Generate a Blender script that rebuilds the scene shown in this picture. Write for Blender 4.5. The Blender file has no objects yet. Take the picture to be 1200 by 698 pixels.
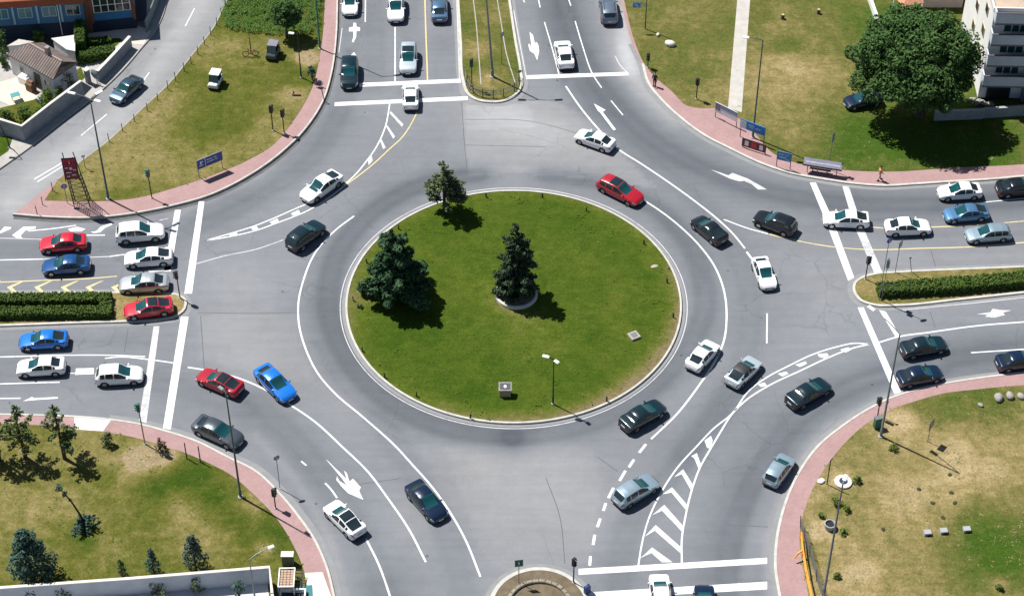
import bpy, bmesh, math, random
import numpy as np
from mathutils import Vector, Matrix

random.seed(7)
RNG = np.random.default_rng(7)
SC = bpy.context.scene
COL = SC.collection
PI = math.pi

# ------------------------------------------------------------------ camera geometry
F = 2350.0                      # focal length, photo pixels (1200 wide)
E = math.radians(43.7)          # depression of the optical axis
H = 129.8                       # camera height
CE, SE = math.cos(E), math.sin(E)
CAM = Vector((0.0, -H / math.tan(E), H))

def G(px, py, z=0.0):
    """ground point (height z) that the photograph shows at px, py"""
    u, v = (px - 600.0) / F, (349.0 - py) / F
    d = Vector((u, CE + v * SE, -SE + v * CE))
    t = (z - CAM.z) / d.z
    return CAM + d * t

def hgt(bx, by, ty, z0=0.0):
    """height of a vertical post standing at pixel bx,by whose top is seen at row ty"""
    b = G(bx, by, z0)
    v = (349.0 - ty) / F
    dy = b.y - CAM.y
    # (dy*SE + dz*CE) / (dy*CE - dz*SE) = v
    dz = (v * dy * CE - dy * SE) / (CE + v * SE)
    return dz + CAM.z - z0

# ------------------------------------------------------------------ generic helpers
def mat(name, base, rough=0.8, metal=0.0, spec=0.5, coat=0.0, noise=None, bump=None, emit=None):
    m = bpy.data.materials.new(name)
    m.use_nodes = True
    nt = m.node_tree
    b = nt.nodes['Principled BSDF']
    b.inputs['Base Color'].default_value = (*base, 1)
    b.inputs['Roughness'].default_value = rough
    b.inputs['Metallic'].default_value = metal
    b.inputs['Specular IOR Level'].default_value = spec
    b.inputs['Coat Weight'].default_value = coat
    b.inputs['Coat Roughness'].default_value = 0.05
    if noise or bump:
        tc = nt.nodes.new('ShaderNodeTexCoord')
    if noise:
        sc, amt = noise
        n = nt.nodes.new('ShaderNodeTexNoise')
        n.inputs['Scale'].default_value = sc
        n.inputs['Detail'].default_value = 6
        n.inputs['Roughness'].default_value = 0.65
        nt.links.new(tc.outputs['Object'], n.inputs['Vector'])
        mr = nt.nodes.new('ShaderNodeMapRange')
        mr.inputs['From Min'].default_value = 0.25
        mr.inputs['From Max'].default_value = 0.75
        mr.inputs['To Min'].default_value = 1 - amt
        mr.inputs['To Max'].default_value = 1 + amt
        nt.links.new(n.outputs['Fac'], mr.inputs['Value'])
        mx = nt.nodes.new('ShaderNodeVectorMath'); mx.operation = 'SCALE'
        mx.inputs[0].default_value = base
        nt.links.new(mr.outputs['Result'], mx.inputs['Scale'])
        nt.links.new(mx.outputs[0], b.inputs['Base Color'])
    if bump:
        sc, st = bump
        n = nt.nodes.new('ShaderNodeTexNoise')
        n.inputs['Scale'].default_value = sc
        n.inputs['Detail'].default_value = 4
        nt.links.new(tc.outputs['Object'], n.inputs['Vector'])
        bp = nt.nodes.new('ShaderNodeBump')
        bp.inputs['Strength'].default_value = st
        bp.inputs['Distance'].default_value = 0.1
        nt.links.new(n.outputs['Fac'], bp.inputs['Height'])
        nt.links.new(bp.outputs[0], b.inputs['Normal'])
    return m

class NT:
    """tiny node-writing helper"""
    def __init__(s, name):
        s.m = bpy.data.materials.new(name); s.m.use_nodes = True
        s.t = s.m.node_tree; s.b = s.t.nodes['Principled BSDF']
        s.tc = s.t.nodes.new('ShaderNodeTexCoord')
    def link(s, a, b): s.t.links.new(a, b)
    def noise(s, scale, detail=6, rough=0.6, vec=None, dist=0.0):
        n = s.t.nodes.new('ShaderNodeTexNoise')
        n.inputs['Scale'].default_value = scale; n.inputs['Detail'].default_value = detail
        n.inputs['Roughness'].default_value = rough; n.inputs['Distortion'].default_value = dist
        s.link(vec or s.tc.outputs['Object'], n.inputs['Vector'])
        return n.outputs['Fac']
    def ramp(s, fac, stops):
        r = s.t.nodes.new('ShaderNodeValToRGB')
        el = r.color_ramp.elements
        while len(el) < len(stops): el.new(0.5)
        for e, (p, c) in zip(el, stops):
            e.position = p; e.color = (*c, 1) if len(c) == 3 else c
        s.link(fac, r.inputs['Fac'])
        return r.outputs['Color']
    def math(s, op, a, b=None, clamp=False):
        n = s.t.nodes.new('ShaderNodeMath'); n.operation = op; n.use_clamp = clamp
        for i, v in enumerate((a, b)):
            if v is None: continue
            if isinstance(v, (int, float)): n.inputs[i].default_value = v
            else: s.link(v, n.inputs[i])
        return n.outputs[0]
    def mix(s, fac, a, b, blend='MIX'):
        n = s.t.nodes.new('ShaderNodeMix'); n.data_type = 'RGBA'; n.blend_type = blend
        for sock, v in ((n.inputs['Factor'], fac), (n.inputs[6], a), (n.inputs[7], b)):
            if isinstance(v, (int, float)): sock.default_value = v
            elif isinstance(v, tuple): sock.default_value = (*v, 1)
            else: s.link(v, sock)
        return n.outputs[2]
    def rng(s, v, a, b, c, d):
        n = s.t.nodes.new('ShaderNodeMapRange')
        n.inputs['From Min'].default_value = a; n.inputs['From Max'].default_value = b
        n.inputs['To Min'].default_value = c; n.inputs['To Max'].default_value = d
        s.link(v, n.inputs['Value']); return n.outputs['Result']
    def attr(s, name):
        n = s.t.nodes.new('ShaderNodeAttribute'); n.attribute_name = name
        return n.outputs['Fac']
    def scaled(s, sx, sy, sz, rot=0):
        n = s.t.nodes.new('ShaderNodeMapping')
        n.inputs['Scale'].default_value = (sx, sy, sz); n.inputs['Rotation'].default_value = (0, 0, rot)
        s.link(s.tc.outputs['Object'], n.inputs['Vector']); return n.outputs[0]
    def bump(s, h, strength, dist):
        n = s.t.nodes.new('ShaderNodeBump'); n.inputs['Strength'].default_value = strength
        n.inputs['Distance'].default_value = dist; s.link(h, n.inputs['Height'])
        s.link(n.outputs[0], s.b.inputs['Normal'])
    def done(s, color, rough=0.9, spec=0.2):
        if isinstance(color, tuple): s.b.inputs['Base Color'].default_value = (*color, 1)
        else: s.link(color, s.b.inputs['Base Color'])
        s.b.inputs['Roughness'].default_value = rough; s.b.inputs['Specular IOR Level'].default_value = spec
        return s.m

def mesh_obj(name, verts, faces, m=None, parent=None, loc=(0, 0, 0), rotz=0.0, smooth=None):
    me = bpy.data.meshes.new(name)
    me.from_pydata([tuple(v) for v in verts], [], [tuple(f) for f in faces])
    me.update()
    return link_mesh(name, me, m, parent, loc, rotz, smooth)

def link_mesh(name, me, m=None, parent=None, loc=(0, 0, 0), rotz=0.0, smooth=None):
    if smooth is not None:
        me.shade_smooth(); me.set_sharp_from_angle(angle=math.radians(smooth))
    if m:
        for x in (m if isinstance(m, (list, tuple)) else [m]): me.materials.append(x)
    o = bpy.data.objects.new(name, me); COL.objects.link(o)
    o.parent = parent; o.location = loc; o.rotation_euler = (0, 0, rotz)
    return o

def tag(o, label=None, cat=None, group=None, kind=None):
    if label: o['label'] = label
    if cat: o['category'] = cat
    if group: o['group'] = group
    if kind: o['kind'] = kind
    return o

def thing(name, label, cat, loc, rotz=0.0, group=None):
    o = bpy.data.objects.new(name, None); COL.objects.link(o)
    o.empty_display_size = 0.3
    o.location = loc; o.rotation_euler = (0, 0, rotz)
    return tag(o, label, cat, group)

class MB:
    """collects simple shapes into one mesh"""
    def __init__(s): s.v = []; s.f = []; s.mi = []
    def add(s, v, f, mi=0):
        b = len(s.v); s.v += [tuple(p) for p in v]; s.f += [tuple(i + b for i in q) for q in f]; s.mi += [mi] * len(f)
        return s
    def box(s, c, d, rz=0.0, mi=0, bev=0.0):
        x, y, z = d[0] / 2, d[1] / 2, d[2] / 2
        R = Matrix.Rotation(rz, 3, 'Z')
        if bev <= 0:
            pts = [(-x, -y, -z), (x, -y, -z), (x, y, -z), (-x, y, -z), (-x, -y, z), (x, -y, z), (x, y, z), (-x, y, z)]
            fs = [(0, 3, 2, 1), (4, 5, 6, 7), (0, 1, 5, 4), (1, 2, 6, 5), (2, 3, 7, 6), (3, 0, 4, 7)]
        else:
            k = bev
            def ring(ix, iy, zz): return [(-x + ix, -y + iy, zz), (x - ix, -y + iy, zz), (x - ix, y - iy, zz), (-x + ix, y - iy, zz)]
            pts = ring(k, k, -z) + ring(0, 0, -z + k) + ring(0, 0, z - k) + ring(k, k, z)
            fs = [(3, 2, 1, 0), (12, 13, 14, 15)]
            for r in range(3):
                for i in range(4):
                    j = (i + 1) % 4
                    fs.append((r * 4 + i, r * 4 + j, r * 4 + 4 + j, r * 4 + 4 + i))
        return s.add([R @ Vector(p) + Vector(c) for p in pts], fs, mi)
    def tube(s, pts, radii, n=8, cap=True, mi=0):
        pts = [Vector(p) for p in pts]
        if not isinstance(radii, (list, tuple)): radii = [radii] * len(pts)
        rings = []
        for i, p in enumerate(pts):
            d = (pts[min(i + 1, len(pts) - 1)] - pts[max(i - 1, 0)]).normalized()
            a = d.orthogonal().normalized() if abs(d.z) > .99 else Vector((0, 0, 1)).cross(d).normalized()
            if abs(d.z) > .99: a = (Vector((1, 0, 0)) - d * d.x).normalized()
            b = d.cross(a)
            rings.append([p + (a * math.cos(2 * PI * k / n) + b * math.sin(2 * PI * k / n)) * radii[i] for k in range(n)])
        v = [q for r in rings for q in r]; f = []
        for i in range(len(pts) - 1):
            for k in range(n):
                f.append((i * n + k, i * n + (k + 1) % n, (i + 1) * n + (k + 1) % n, (i + 1) * n + k))
        if cap: f += [tuple(range(n - 1, -1, -1)), tuple(range((len(pts) - 1) * n, len(pts) * n))]
        return s.add(v, f, mi)
    def lathe(s, prof, c=(0, 0, 0), n=16, mi=0):
        v = []; f = []
        for (r, z) in prof:
            for k in range(n):
                v.append((c[0] + r * math.cos(2 * PI * k / n), c[1] + r * math.sin(2 * PI * k / n), c[2] + z))
        for i in range(len(prof) - 1):
            for k in range(n):
                f.append((i * n + k, i * n + (k + 1) % n, (i + 1) * n + (k + 1) % n, (i + 1) * n + k))
        f.append(tuple(range(n - 1, -1, -1))); f.append(tuple(range((len(prof) - 1) * n, len(prof) * n)))
        return s.add(v, f, mi)
    def ball(s, c, r, n=10, m=7, mi=0, jit=0.0):
        rx, ry, rz = r if isinstance(r, (tuple, list)) else (r, r, r)
        v = [(c[0], c[1], c[2] - rz)]; f = []
        for i in range(1, m):
            t = -PI / 2 + PI * i / m
            for k in range(n):
                j = 1 + random.uniform(-jit, jit)
                v.append((c[0] + rx * j * math.cos(t) * math.cos(2 * PI * k / n), c[1] + ry * j * math.cos(t) * math.sin(2 * PI * k / n), c[2] + rz * j * math.sin(t)))
        v.append((c[0], c[1], c[2] + rz))
        for k in range(n): f.append((0, 1 + (k + 1) % n, 1 + k))
        for i in range(m - 2):
            for k in range(n):
                a = 1 + i * n
                f.append((a + k, a + (k + 1) % n, a + n + (k + 1) % n, a + n + k))
        a = 1 + (m - 2) * n
        for k in range(n): f.append((a + k, a + (k + 1) % n, len(v) - 1))
        return s.add(v, f, mi)
    def build(s, name, m=None, parent=None, loc=(0, 0, 0), rotz=0.0, smooth=None):
        o = mesh_obj(name, s.v, s.f, None, parent, loc, rotz)
        if m:
            for x in (m if isinstance(m, (list, tuple)) else [m]): o.data.materials.append(x)
        if any(s.mi): o.data.polygons.foreach_set('material_index', s.mi)
        if smooth is not None:
            o.data.shade_smooth(); o.data.set_sharp_from_angle(angle=math.radians(smooth))
        return o

def cr(pts, closed=False, step=4.0):
    """smooth curve through pixel points"""
    P = [Vector((p[0], p[1], 0)) for p in pts]
    n = len(P); out = []
    for i in range(n if closed else n - 1):
        if closed: a, b, c, d = P[(i - 1) % n], P[i], P[(i + 1) % n], P[(i + 2) % n]
        else: a, b, c, d = P[max(i - 1, 0)], P[i], P[i + 1], P[min(i + 2, n - 1)]
        L = (c - b).length
        if L < 1e-6: continue
        k = max(2, int(L / step))
        # centripetal-ish: scale tangents by local spacing
        def tg(p, q, r):
            l1, l2 = (q - p).length, (r - q).length
            if l1 < 1e-6: return (r - q)
            if l2 < 1e-6: return (q - p)
            return ((q - p) / l1 * l2 + (r - q) / l2 * l1) / (l1 + l2) * L
        m1, m2 = tg(a, b, c), tg(b, c, d)
        for j in range(k):
            t = j / k
            out.append(b * (2*t**3 - 3*t**2 + 1) + m1 * (t**3 - 2*t**2 + t) + c * (-2*t**3 + 3*t**2) + m2 * (t**3 - t**2))
    if not closed: out.append(P[-1])
    return [(p.x, p.y) for p in out]

def gpts(pts, z=0.0): return [G(x, y, z) for x, y in pts]

def offs(P, closed=False):
    out = []
    n = len(P)
    for i in range(n):
        a = P[(i - 1) % n] if closed or i > 0 else P[i]
        b = P[(i + 1) % n] if closed or i < n - 1 else P[i]
        d = (b - a); d.z = 0; d.normalize()
        out.append(Vector((-d.y, d.x, 0)))
    return out

# ------------------------------------------------------------------ lighting & camera
SUN_EL = math.radians(59)
SH = Vector((0.82, -0.57)).normalized()            # direction shadows fall on the ground
world = bpy.data.worlds.new("World"); SC.world = world; world.use_nodes = True
wn = world.node_tree
sky = wn.nodes.new('ShaderNodeTexSky'); sky.sky_type = 'NISHITA'; sky.sun_disc = False
sky.sun_elevation = SUN_EL; sky.sun_rotation = math.atan2(-SH.x, -SH.y)
sky.air_density = 1.0; sky.dust_density = 0.6; sky.ozone_density = 1.5
wn.links.new(sky.outputs[0], wn.nodes['Background'].inputs['Color'])
wn.nodes['Background'].inputs['Strength'].default_value = 0.05
sl = bpy.data.lights.new('sun', 'SUN'); sl.energy = 5.0; sl.angle = math.radians(0.5); sl.color = (1.0, 0.968, 0.915)
so = bpy.data.objects.new('sun', sl); COL.objects.link(so)
sd = Vector((SH.x * math.cos(SUN_EL), SH.y * math.cos(SUN_EL), -math.sin(SUN_EL)))
so.rotation_euler = sd.to_track_quat('-Z', 'Y').to_euler(); so.location = (0, 0, 80)

cd = bpy.data.cameras.new('camera'); cd.lens = 36.0 * F / 1200.0; cd.sensor_width = 36.0; cd.clip_end = 5000; cd.clip_start = 1
co = bpy.data.objects.new('camera', cd); COL.objects.link(co)
co.location = CAM; co.rotation_euler = (PI / 2 - E, 0, 0)
SC.camera = co
SC.view_settings.view_transform = 'Standard'; SC.view_settings.look = 'None'
SC.view_settings.exposure = 0.52; SC.view_settings.gamma = 1.0
SC.view_settings.use_curve_mapping = False
SC.cycles.max_bounces = 6

# ------------------------------------------------------------------ surface materials
def asphalt_mat():
    n = NT('asphalt')
    tone = n.attr('tone')
    base = n.ramp(tone, [(0.0, (0.068, 0.077, 0.091)), (0.3, (0.108, 0.118, 0.134)), (0.58, (0.168, 0.177, 0.194)), (0.8, (0.234, 0.236, 0.243)), (1.0, (0.34, 0.346, 0.358))])
    big = n.rng(n.noise(0.09, 5, 0.6, dist=0.5), .3, .7, .90, 1.10)
    mid = n.rng(n.noise(0.9, 6, 0.7), .25, .75, .93, 1.07)
    fine = n.rng(n.noise(9, 3, 0.7), .25, .75, .90, 1.10)
    st = n.rng(n.noise(1.0, 4, 0.6, n.scaled(.09, 1.3, 1)), .3, .7, .95, 1.05)
    # hairline cracks, only here and there
    wv = n.t.nodes.new('ShaderNodeVectorMath'); wv.operation = 'ADD'
    wn_ = n.t.nodes.new('ShaderNodeTexNoise'); wn_.inputs['Scale'].default_value = .8; wn_.inputs['Detail'].default_value = 5
    n.link(n.tc.outputs['Object'], wn_.inputs['Vector']); n.link(n.tc.outputs['Object'], wv.inputs[0]); n.link(wn_.outputs['Color'], wv.inputs[1])
    ce = n.t.nodes.new('ShaderNodeTexVoronoi'); ce.feature = 'DISTANCE_TO_EDGE'; ce.inputs['Scale'].default_value = .16
    n.link(wv.outputs[0], ce.inputs['Vector'])
    crk = n.rng(ce.outputs['Distance'], .003, .010, 1.0, 0.0)
    cmask = n.rng(n.noise(.06, 3, .6), .50, .56, 0.0, .15)
    crackf = n.math('SUBTRACT', 1.0, n.math('MULTIPLY', crk, cmask))
    f = n.math('MULTIPLY', n.math('MULTIPLY', big, mid), n.math('MULTIPLY', n.math('MULTIPLY', fine, st), crackf))
    c = n.mix(1.0, base, (1, 1, 1), 'MULTIPLY')
    v = n.t.nodes.new('ShaderNodeVectorMath'); v.operation = 'SCALE'
    n.link(base, v.inputs[0]); n.link(f, v.inputs['Scale'])
    # tar spots and cracks
    vo = n.t.nodes.new('ShaderNodeTexVoronoi'); vo.inputs['Scale'].default_value = 0.28
    n.link(n.tc.outputs['Object'], vo.inputs['Vector'])
    spot = n.rng(vo.outputs['Distance'], .025, .05, .55, 1.0)
    v2 = n.t.nodes.new('ShaderNodeVectorMath'); v2.operation = 'SCALE'
    n.link(v.outputs[0], v2.inputs[0]); n.link(spot, v2.inputs['Scale'])
    n.bump(n.noise(14, 3), .25, .02)
    return n.done(v2.outputs[0], .85, .25)

def lawn_mat(name, green, olive, dry, soil):
    """'dry' attribute 0 lush .. 1 bare"""
    n = NT(name)
    d = n.attr('dry')
    w = n.math('SUBTRACT', n.noise(.16, 6, .65, dist=.6), .5)
    w2 = n.math('SUBTRACT', n.noise(.9, 6, .7), .5)
    k = n.math('ADD', d, n.math('ADD', n.math('MULTIPLY', w, .95), n.math('MULTIPLY', w2, .80)), True)
    col = n.ramp(k, [(0.05, green), (0.42, olive), (0.72, dry), (0.97, soil)])
    fine = n.math('MULTIPLY', n.rng(n.noise(5.5, 5, .78), .28, .72, .62, 1.38), n.rng(n.noise(1.7, 5, .7, dist=.8), .3, .7, .84, 1.16))
    streak = n.rng(n.noise(1.0, 4, .6, n.scaled(.5, 3.0, 1, .5)), .3, .7, .9, 1.1)
    v = n.t.nodes.new('ShaderNodeVectorMath'); v.operation = 'SCALE'
    n.link(col, v.inputs[0]); n.link(n.math('MULTIPLY', fine, streak), v.inputs['Scale'])
    n.bump(n.noise(4.0, 6, .7), .55, .12)
    return n.done(v.outputs[0], 1.0, .05)

def paint_mat(name, col, wear=.45):
    n = NT(name)
    w = n.noise(2.2, 8, .75)
    w2 = n.noise(.35, 4, .6)
    k = n.rng(n.math('ADD', n.math('MULTIPLY', w, .6), n.math('MULTIPLY', w2, .4)), wear - .10, wear + .03, .65, 0.0)
    c = n.mix(k, col, (.22, .22, .225))
    return n.done(c, .7, .3)

def brick_mat():
    n = NT('pink_brick_paving')
    br = n.t.nodes.new('ShaderNodeTexBrick')
    br.inputs['Scale'].default_value = 4.0
    br.inputs['Color1'].default_value = (.365, .232, .224, 1); br.inputs['Color2'].default_value = (.33, .207, .202, 1)
    br.inputs['Mortar'].default_value = (.29, .20, .195, 1); br.inputs['Mortar Size'].default_value = .03
    n.link(n.tc.outputs['Object'], br.inputs['Vector'])
    f = n.math('MULTIPLY', n.rng(n.noise(.5, 6, .7), .3, .7, .90, 1.10), n.rng(n.noise(4, 4, .7), .3, .7, .94, 1.06))
    v = n.t.nodes.new('ShaderNodeVectorMath'); v.operation = 'SCALE'
    n.link(br.outputs['Color'], v.inputs[0]); n.link(f, v.inputs['Scale'])
    n.bump(br.outputs['Fac'], -.2, .01)
    return n.done(v.outputs[0], .9, .2)

def leaf_mat(name, dark, light, rough=.75, trans=.12):
    n = NT(name)
    g = n.t.nodes.new('ShaderNodeNewGeometry')
    k = n.math('ADD', n.math('MULTIPLY', g.outputs['Random Per Island'], .65), n.math('MULTIPLY', n.noise(.9, 3), .5), True)
    c = n.ramp(k, [(.15, dark), (.9, light)])
    m = n.done(c, rough, .25)
    n.b.inputs['Subsurface Weight'].default_value = 0
    return m

ASPH = asphalt_mat()
LAWN_ISLE = lawn_mat('lush_lawn', (.036, .070, .0065), (.068, .095, .012), (.115, .115, .032), (.17, .135, .075))
LAWN_OLIVE = lawn_mat('olive_lawn', (.036, .066, .007), (.096, .100, .020), (.190, .160, .062), (.26, .205, .12))
LAWN_DRY = lawn_mat('dry_lawn', (.042, .080, .010), (.108, .108, .030), (.215, .172, .072), (.32, .250, .135))
BRICK = brick_mat()
WHITE = paint_mat('white_road_paint', (.70, .70, .71), .455)
FADED = paint_mat('worn_white_road_paint', (.52, .52, .535), .48)
YELLOW = paint_mat('yellow_road_paint', (.66, .50, .22), .45)
PALEYEL = paint_mat('worn_yellow_road_paint', (.62, .50, .26), .455)
KERB = mat('kerb_concrete', (.46, .445, .41), .9, noise=(1.5, .22))
KERB_D = mat('old_kerb_concrete', (.34, .325, .30), .9, noise=(1.5, .2))
GUTTER = mat('gutter_concrete', (.215, .22, .225), .9, noise=(1.2, .12))
CONC = mat('pale_concrete', (.60, .57, .52), .9, noise=(.8, .10))
CONC_G = mat('grey_concrete', (.33, .34, .35), .9, noise=(.7, .22))
DIRT = mat('dry_dirt', (.24, .19, .13), 1.0, noise=(1.3, .3), bump=(3, .5))
SAND = mat('pale_sand', (.40, .35, .27), 1.0, noise=(1.6, .25), bump=(3, .4))
SEAM = mat('tar_seam', (.10, .10, .105), .9)
M_DARK = mat('dark_metal', (.022, .025, .03), .45, .3)
M_GREY = mat('galvanised_steel', (.20, .22, .235), .45, .5)
M_POLE = mat('grey_green_pole', (.095, .125, .125), .5, .3)
M_WHITE = mat('white_enamel', (.8, .8, .8), .4)
M_BLUE = mat('blue_sign_face', (.015, .075, .30), .45, noise=(2, .15))
M_BLUE_L = mat('light_blue_banner', (.03, .24, .62), .5, noise=(2, .15))
M_GREEN = mat('green_enamel', (.02, .12, .085), .5)
M_RED = mat('red_enamel', (.42, .02, .03), .45)
M_ORANGE = mat('orange_enamel', (.72, .27, .02), .5)
M_SIGNW = mat('sign_white_face', (.72, .73, .74), .6)
M_PURPLE = mat('grey_violet_board', (.17, .165, .22), .6, noise=(2, .25))
M_LENS_R = mat('red_lens', (.35, .02, .015), .3)
M_LENS_A = mat('amber_lens', (.40, .2, .02), .3)
M_LENS_G = mat('green_lens', (.02, .22, .12), .3)
STONE = mat('grey_stone', (.30, .29, .27), .95, noise=(3, .3), bump=(6, .6))
WOOD_D = mat('weathered_wood', (.10, .085, .07), .9, noise=(4, .3))
RUST = mat('rusty_steel', (.16, .085, .05), .85, noise=(5, .35))
BARK = mat('bark', (.075, .055, .040), .95, noise=(5, .3), bump=(8, .5))

# ------------------------------------------------------------------ flat ground sheets
def structure(o): o['kind'] = 'structure'; return o

def poly_sheet(name, px, z, m, step=None, attr=None, attrname='dry', smooth=True, closed_smooth=False):
    P = [Vector((p.x, p.y, z)) for p in gpts(px, 0)]      # outline lies on the ground, the sheet at its own height
    bm = bmesh.new()
    vs = [bm.verts.new(p) for p in P]
    f = bm.faces.new(vs)
    if f.normal.z < 0: f.normal_flip()
    bm.normal_update()
    if f.normal.z < 0: f.normal_flip()
    if step:
        xs = [p.x for p in P]; ys = [p.y for p in P]
        for ax, lo, hi in ((0, min(xs), max(xs)), (1, min(ys), max(ys))):
            k = math.ceil(lo / step) * step
            while k < hi:
                co_ = (k, 0, 0) if ax == 0 else (0, k, 0)
                no_ = (1, 0, 0) if ax == 0 else (0, 1, 0)
                bmesh.ops.bisect_plane(bm, geom=bm.verts[:] + bm.edges[:] + bm.faces[:], plane_co=co_, plane_no=no_, dist=1e-4)
                k += step
    me = bpy.data.meshes.new(name); bm.to_mesh(me); bm.free()
    if attr:
        a = me.attributes.new(attrname, 'FLOAT', 'POINT')
        a.data.foreach_set('value', [attr(v.co) for v in me.vertices])
    me.materials.append(m)
    o = bpy.data.objects.new(name, me); COL.objects.link(o)
    return structure(o)

def ribbon(name, px, width, z, m, smooth=True, closed=False, link=True):
    P = gpts(cr(px, closed) if smooth and len(px) > 2 else px, z)
    N = offs(P, closed)
    w = width / 2
    v = []; f = []
    for p, q in zip(P, N): v += [p + q * w, p - q * w]
    n = len(P)
    for i in range(n if closed else n - 1):
        j = (i + 1) % n
        f.append((2 * i + 1, 2 * j + 1, 2 * j, 2 * i))
    o = mesh_obj(name, v, f, m)
    return structure(o)

def kerb(px, width, h, m, side=1, closed=False, smooth=True, name='kerb'):
    """kerb stone run: outer edge on the path, body to one side, chamfered top"""
    P = gpts(cr(px, closed) if smooth else px, 0)
    N = offs(P, closed)
    prof = [(0, -.05), (0.0, h - .03), (0.03, h), (width, h), (width, -.05)]
    v = []; f = []
    for p, q in zip(P, N):
        for (o_, z) in prof: v.append((p.x + q.x * o_ * side, p.y + q.y * o_ * side, z))
    n, k = len(P), len(prof)
    for i in range(n if closed else n - 1):
        j = (i + 1) % n
        for t in range(k - 1):
            q = (i * k + t, j * k + t, j * k + t + 1, i * k + t + 1)
            f.append(q if side < 0 else q[::-1])
    if not closed:
        f.append(tuple(range(k))); f.append(tuple(range((n - 1) * k, n * k)))
    bm_o = mesh_obj(name, v, f, m)
    bm = bmesh.new(); bm.from_mesh(bm_o.data); bmesh.ops.recalc_face_normals(bm, faces=bm.faces); bm.to_mesh(bm_o.data); bm.free()
    return structure(bm_o)

# terrain to the horizon
tm = NT('far_terrain'); tm_c = tm.ramp(tm.noise(.03, 6, .6), [(.3, (.06, .075, .025)), (.7, (.14, .12, .055))])
terrain = mesh_obj('ground', [(-1500, -1500, -.12), (1500, -1500, -.12), (1500, 2500, -.12), (-1500, 2500, -.12)], [(0, 1, 2, 3)], tm.done(tm_c, 1, .05)); structure(terrain)

# ---- road sheet with a wear attribute
def seg_dist(X, Y, px):
    P = gpts(cr(px, step=10), 0)
    best = np.full(X.shape, 1e9)
    for a, b in zip(P[:-1], P[1:]):
        dx, dy = b.x - a.x, b.y - a.y
        L2 = dx * dx + dy * dy + 1e-9
        t = np.clip(((X - a.x) * dx + (Y - a.y) * dy) / L2, 0, 1)
        d = (X - a.x - t * dx) ** 2 + (Y - a.y - t * dy) ** 2
        np.minimum(best, d, out=best)
    return np.sqrt(best)

WEAR = [  # polyline px, half width m, amount
    ([(650, -40), (672, 40), (705, 105), (760, 160), (830, 200), (900, 224), (980, 237), (1080, 240), (1200, 234), (1300, 228)], 2.3, -.25),
    ([(1300, 400), (1200, 408), (1080, 428), (1000, 452), (930, 495), (890, 550), (860, 620), (850, 720)], 2.4, -.22),
    ([(600, 512), (520, 500), (450, 465), (405, 415), (385, 360), (395, 300), (435, 250), (500, 215), (560, 205)], 1.7, -.25),
    ([(600, 512), (680, 500), (750, 465), (800, 415), (826, 360), (815, 300), (775, 250), (700, 214), (640, 205)], 1.6, -.19),
    ([(410, -40), (410, 60), (405, 110), (375, 175), (320, 220), (240, 262), (150, 285), (0, 292), (-90, 292)], 1.5, -.09),
    ([(300, 470), (350, 520), (400, 585), (440, 660), (460, 740)], 2.4, -.13),
    ([(0, 430), (110, 440), (210, 455), (290, 480)], 2.0, -.08),
    ([(0, 395), (100, 395), (200, 405)], 1.5, -.03),
    ([(440, 490), (490, 560), (530, 640), (550, 720)], 1.4, -.08),
    ([(860, 460), (800, 540), (740, 610), (722, 720)], 1.5, -.10),
    ([(640, -30), (650, 60), (690, 130), (760, 190), (830, 250), (868, 310), (880, 380), (862, 440), (800, 530)], 1.6, -.09),
    ([(440, -30), (440, 100)], 1.2, -.08), ([(480, -30), (480, 110)], 1.2, -.07), ([(520, -30), (520, 100)], 1.2, -.04),
    ([(400, -30), (372, 130), (300, 205), (200, 255)], .5, .10),
    ([(738, 10), (735, 60), (745, 95), (790, 138)], 1.3, .22), ([(712, -40), (722, 40), (735, 80)], 1.6, .14),
    ([(20, 235), (40, 215), (130, 140), (200, 50), (245, -20)], 3.6, .24), ([(70, 165), (140, 105), (190, 30)], 1.2, -.06),
    ([(300, 510), (345, 560), (385, 630), (410, 720)], .5, .12), ([(240, 250), (330, 205), (400, 130)], 2.2, -.05), ([(560, 540), (470, 520), (400, 470)], 2.0, .06), ([(880, 260), (980, 272), (1200, 275)], 1.0, -.05), ([(1000, 310), (1200, 300)], 1.5, .06), ([(0, 292), (200, 288)], 1.0, -.05), ([(0, 318), (200, 310)], 1.0, -.04), ([(130, 273), (196, 268)], .4, -.10), ([(140, 303), (200, 296)], .4, -.10), ([(120, 440), (170, 440)], .4, -.12), ([(60, 400), (180, 402)], .4, -.08), ([(409, 60), (408, 108)], .35, -.12), ([(479, 50), (479, 112)], .35, -.12), ([(655, 60), (662, 95)], .35, -.10), ([(1010, 258), (1060, 258)], .35, -.10), ([(1050, 412), (1110, 403)], .35, -.10), ([(1050, 445), (1110, 436)], .35, -.10), ([(772, 690), (778, 670)], .35, -.10), ([(640, 205), (720, 222), (790, 268), (828, 330)], .3, -.06), ([(470, 505), (400, 455), (368, 400)], .3, -.07),
    ([(600, 140), (700, 170), (760, 215)], 3.2, .05), ([(560, 130), (640, 160)], 3.5, .10),
    ([(280, 330), (290, 400), (330, 460)], 4.0, .07), ([(470, 620), (560, 560), (640, 540), (690, 600)], 4.5, .08),
    ([(600, 590), (600, 700)], 4.0, .05), ([(960, 340), (930, 400), (900, 420)], 3.5, .03), ([(930, 300), (985, 345)], 3.0, .04),
    ([(870, 690), (885, 620), (908, 560)], .9, .12), ([(905, 700), (900, 640), (918, 580), (960, 510), (1040, 462)], .5, .16),
    ([(840, 690), (850, 620), (880, 540), (950, 470), (1100, 425)], .5, .06),
]
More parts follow.
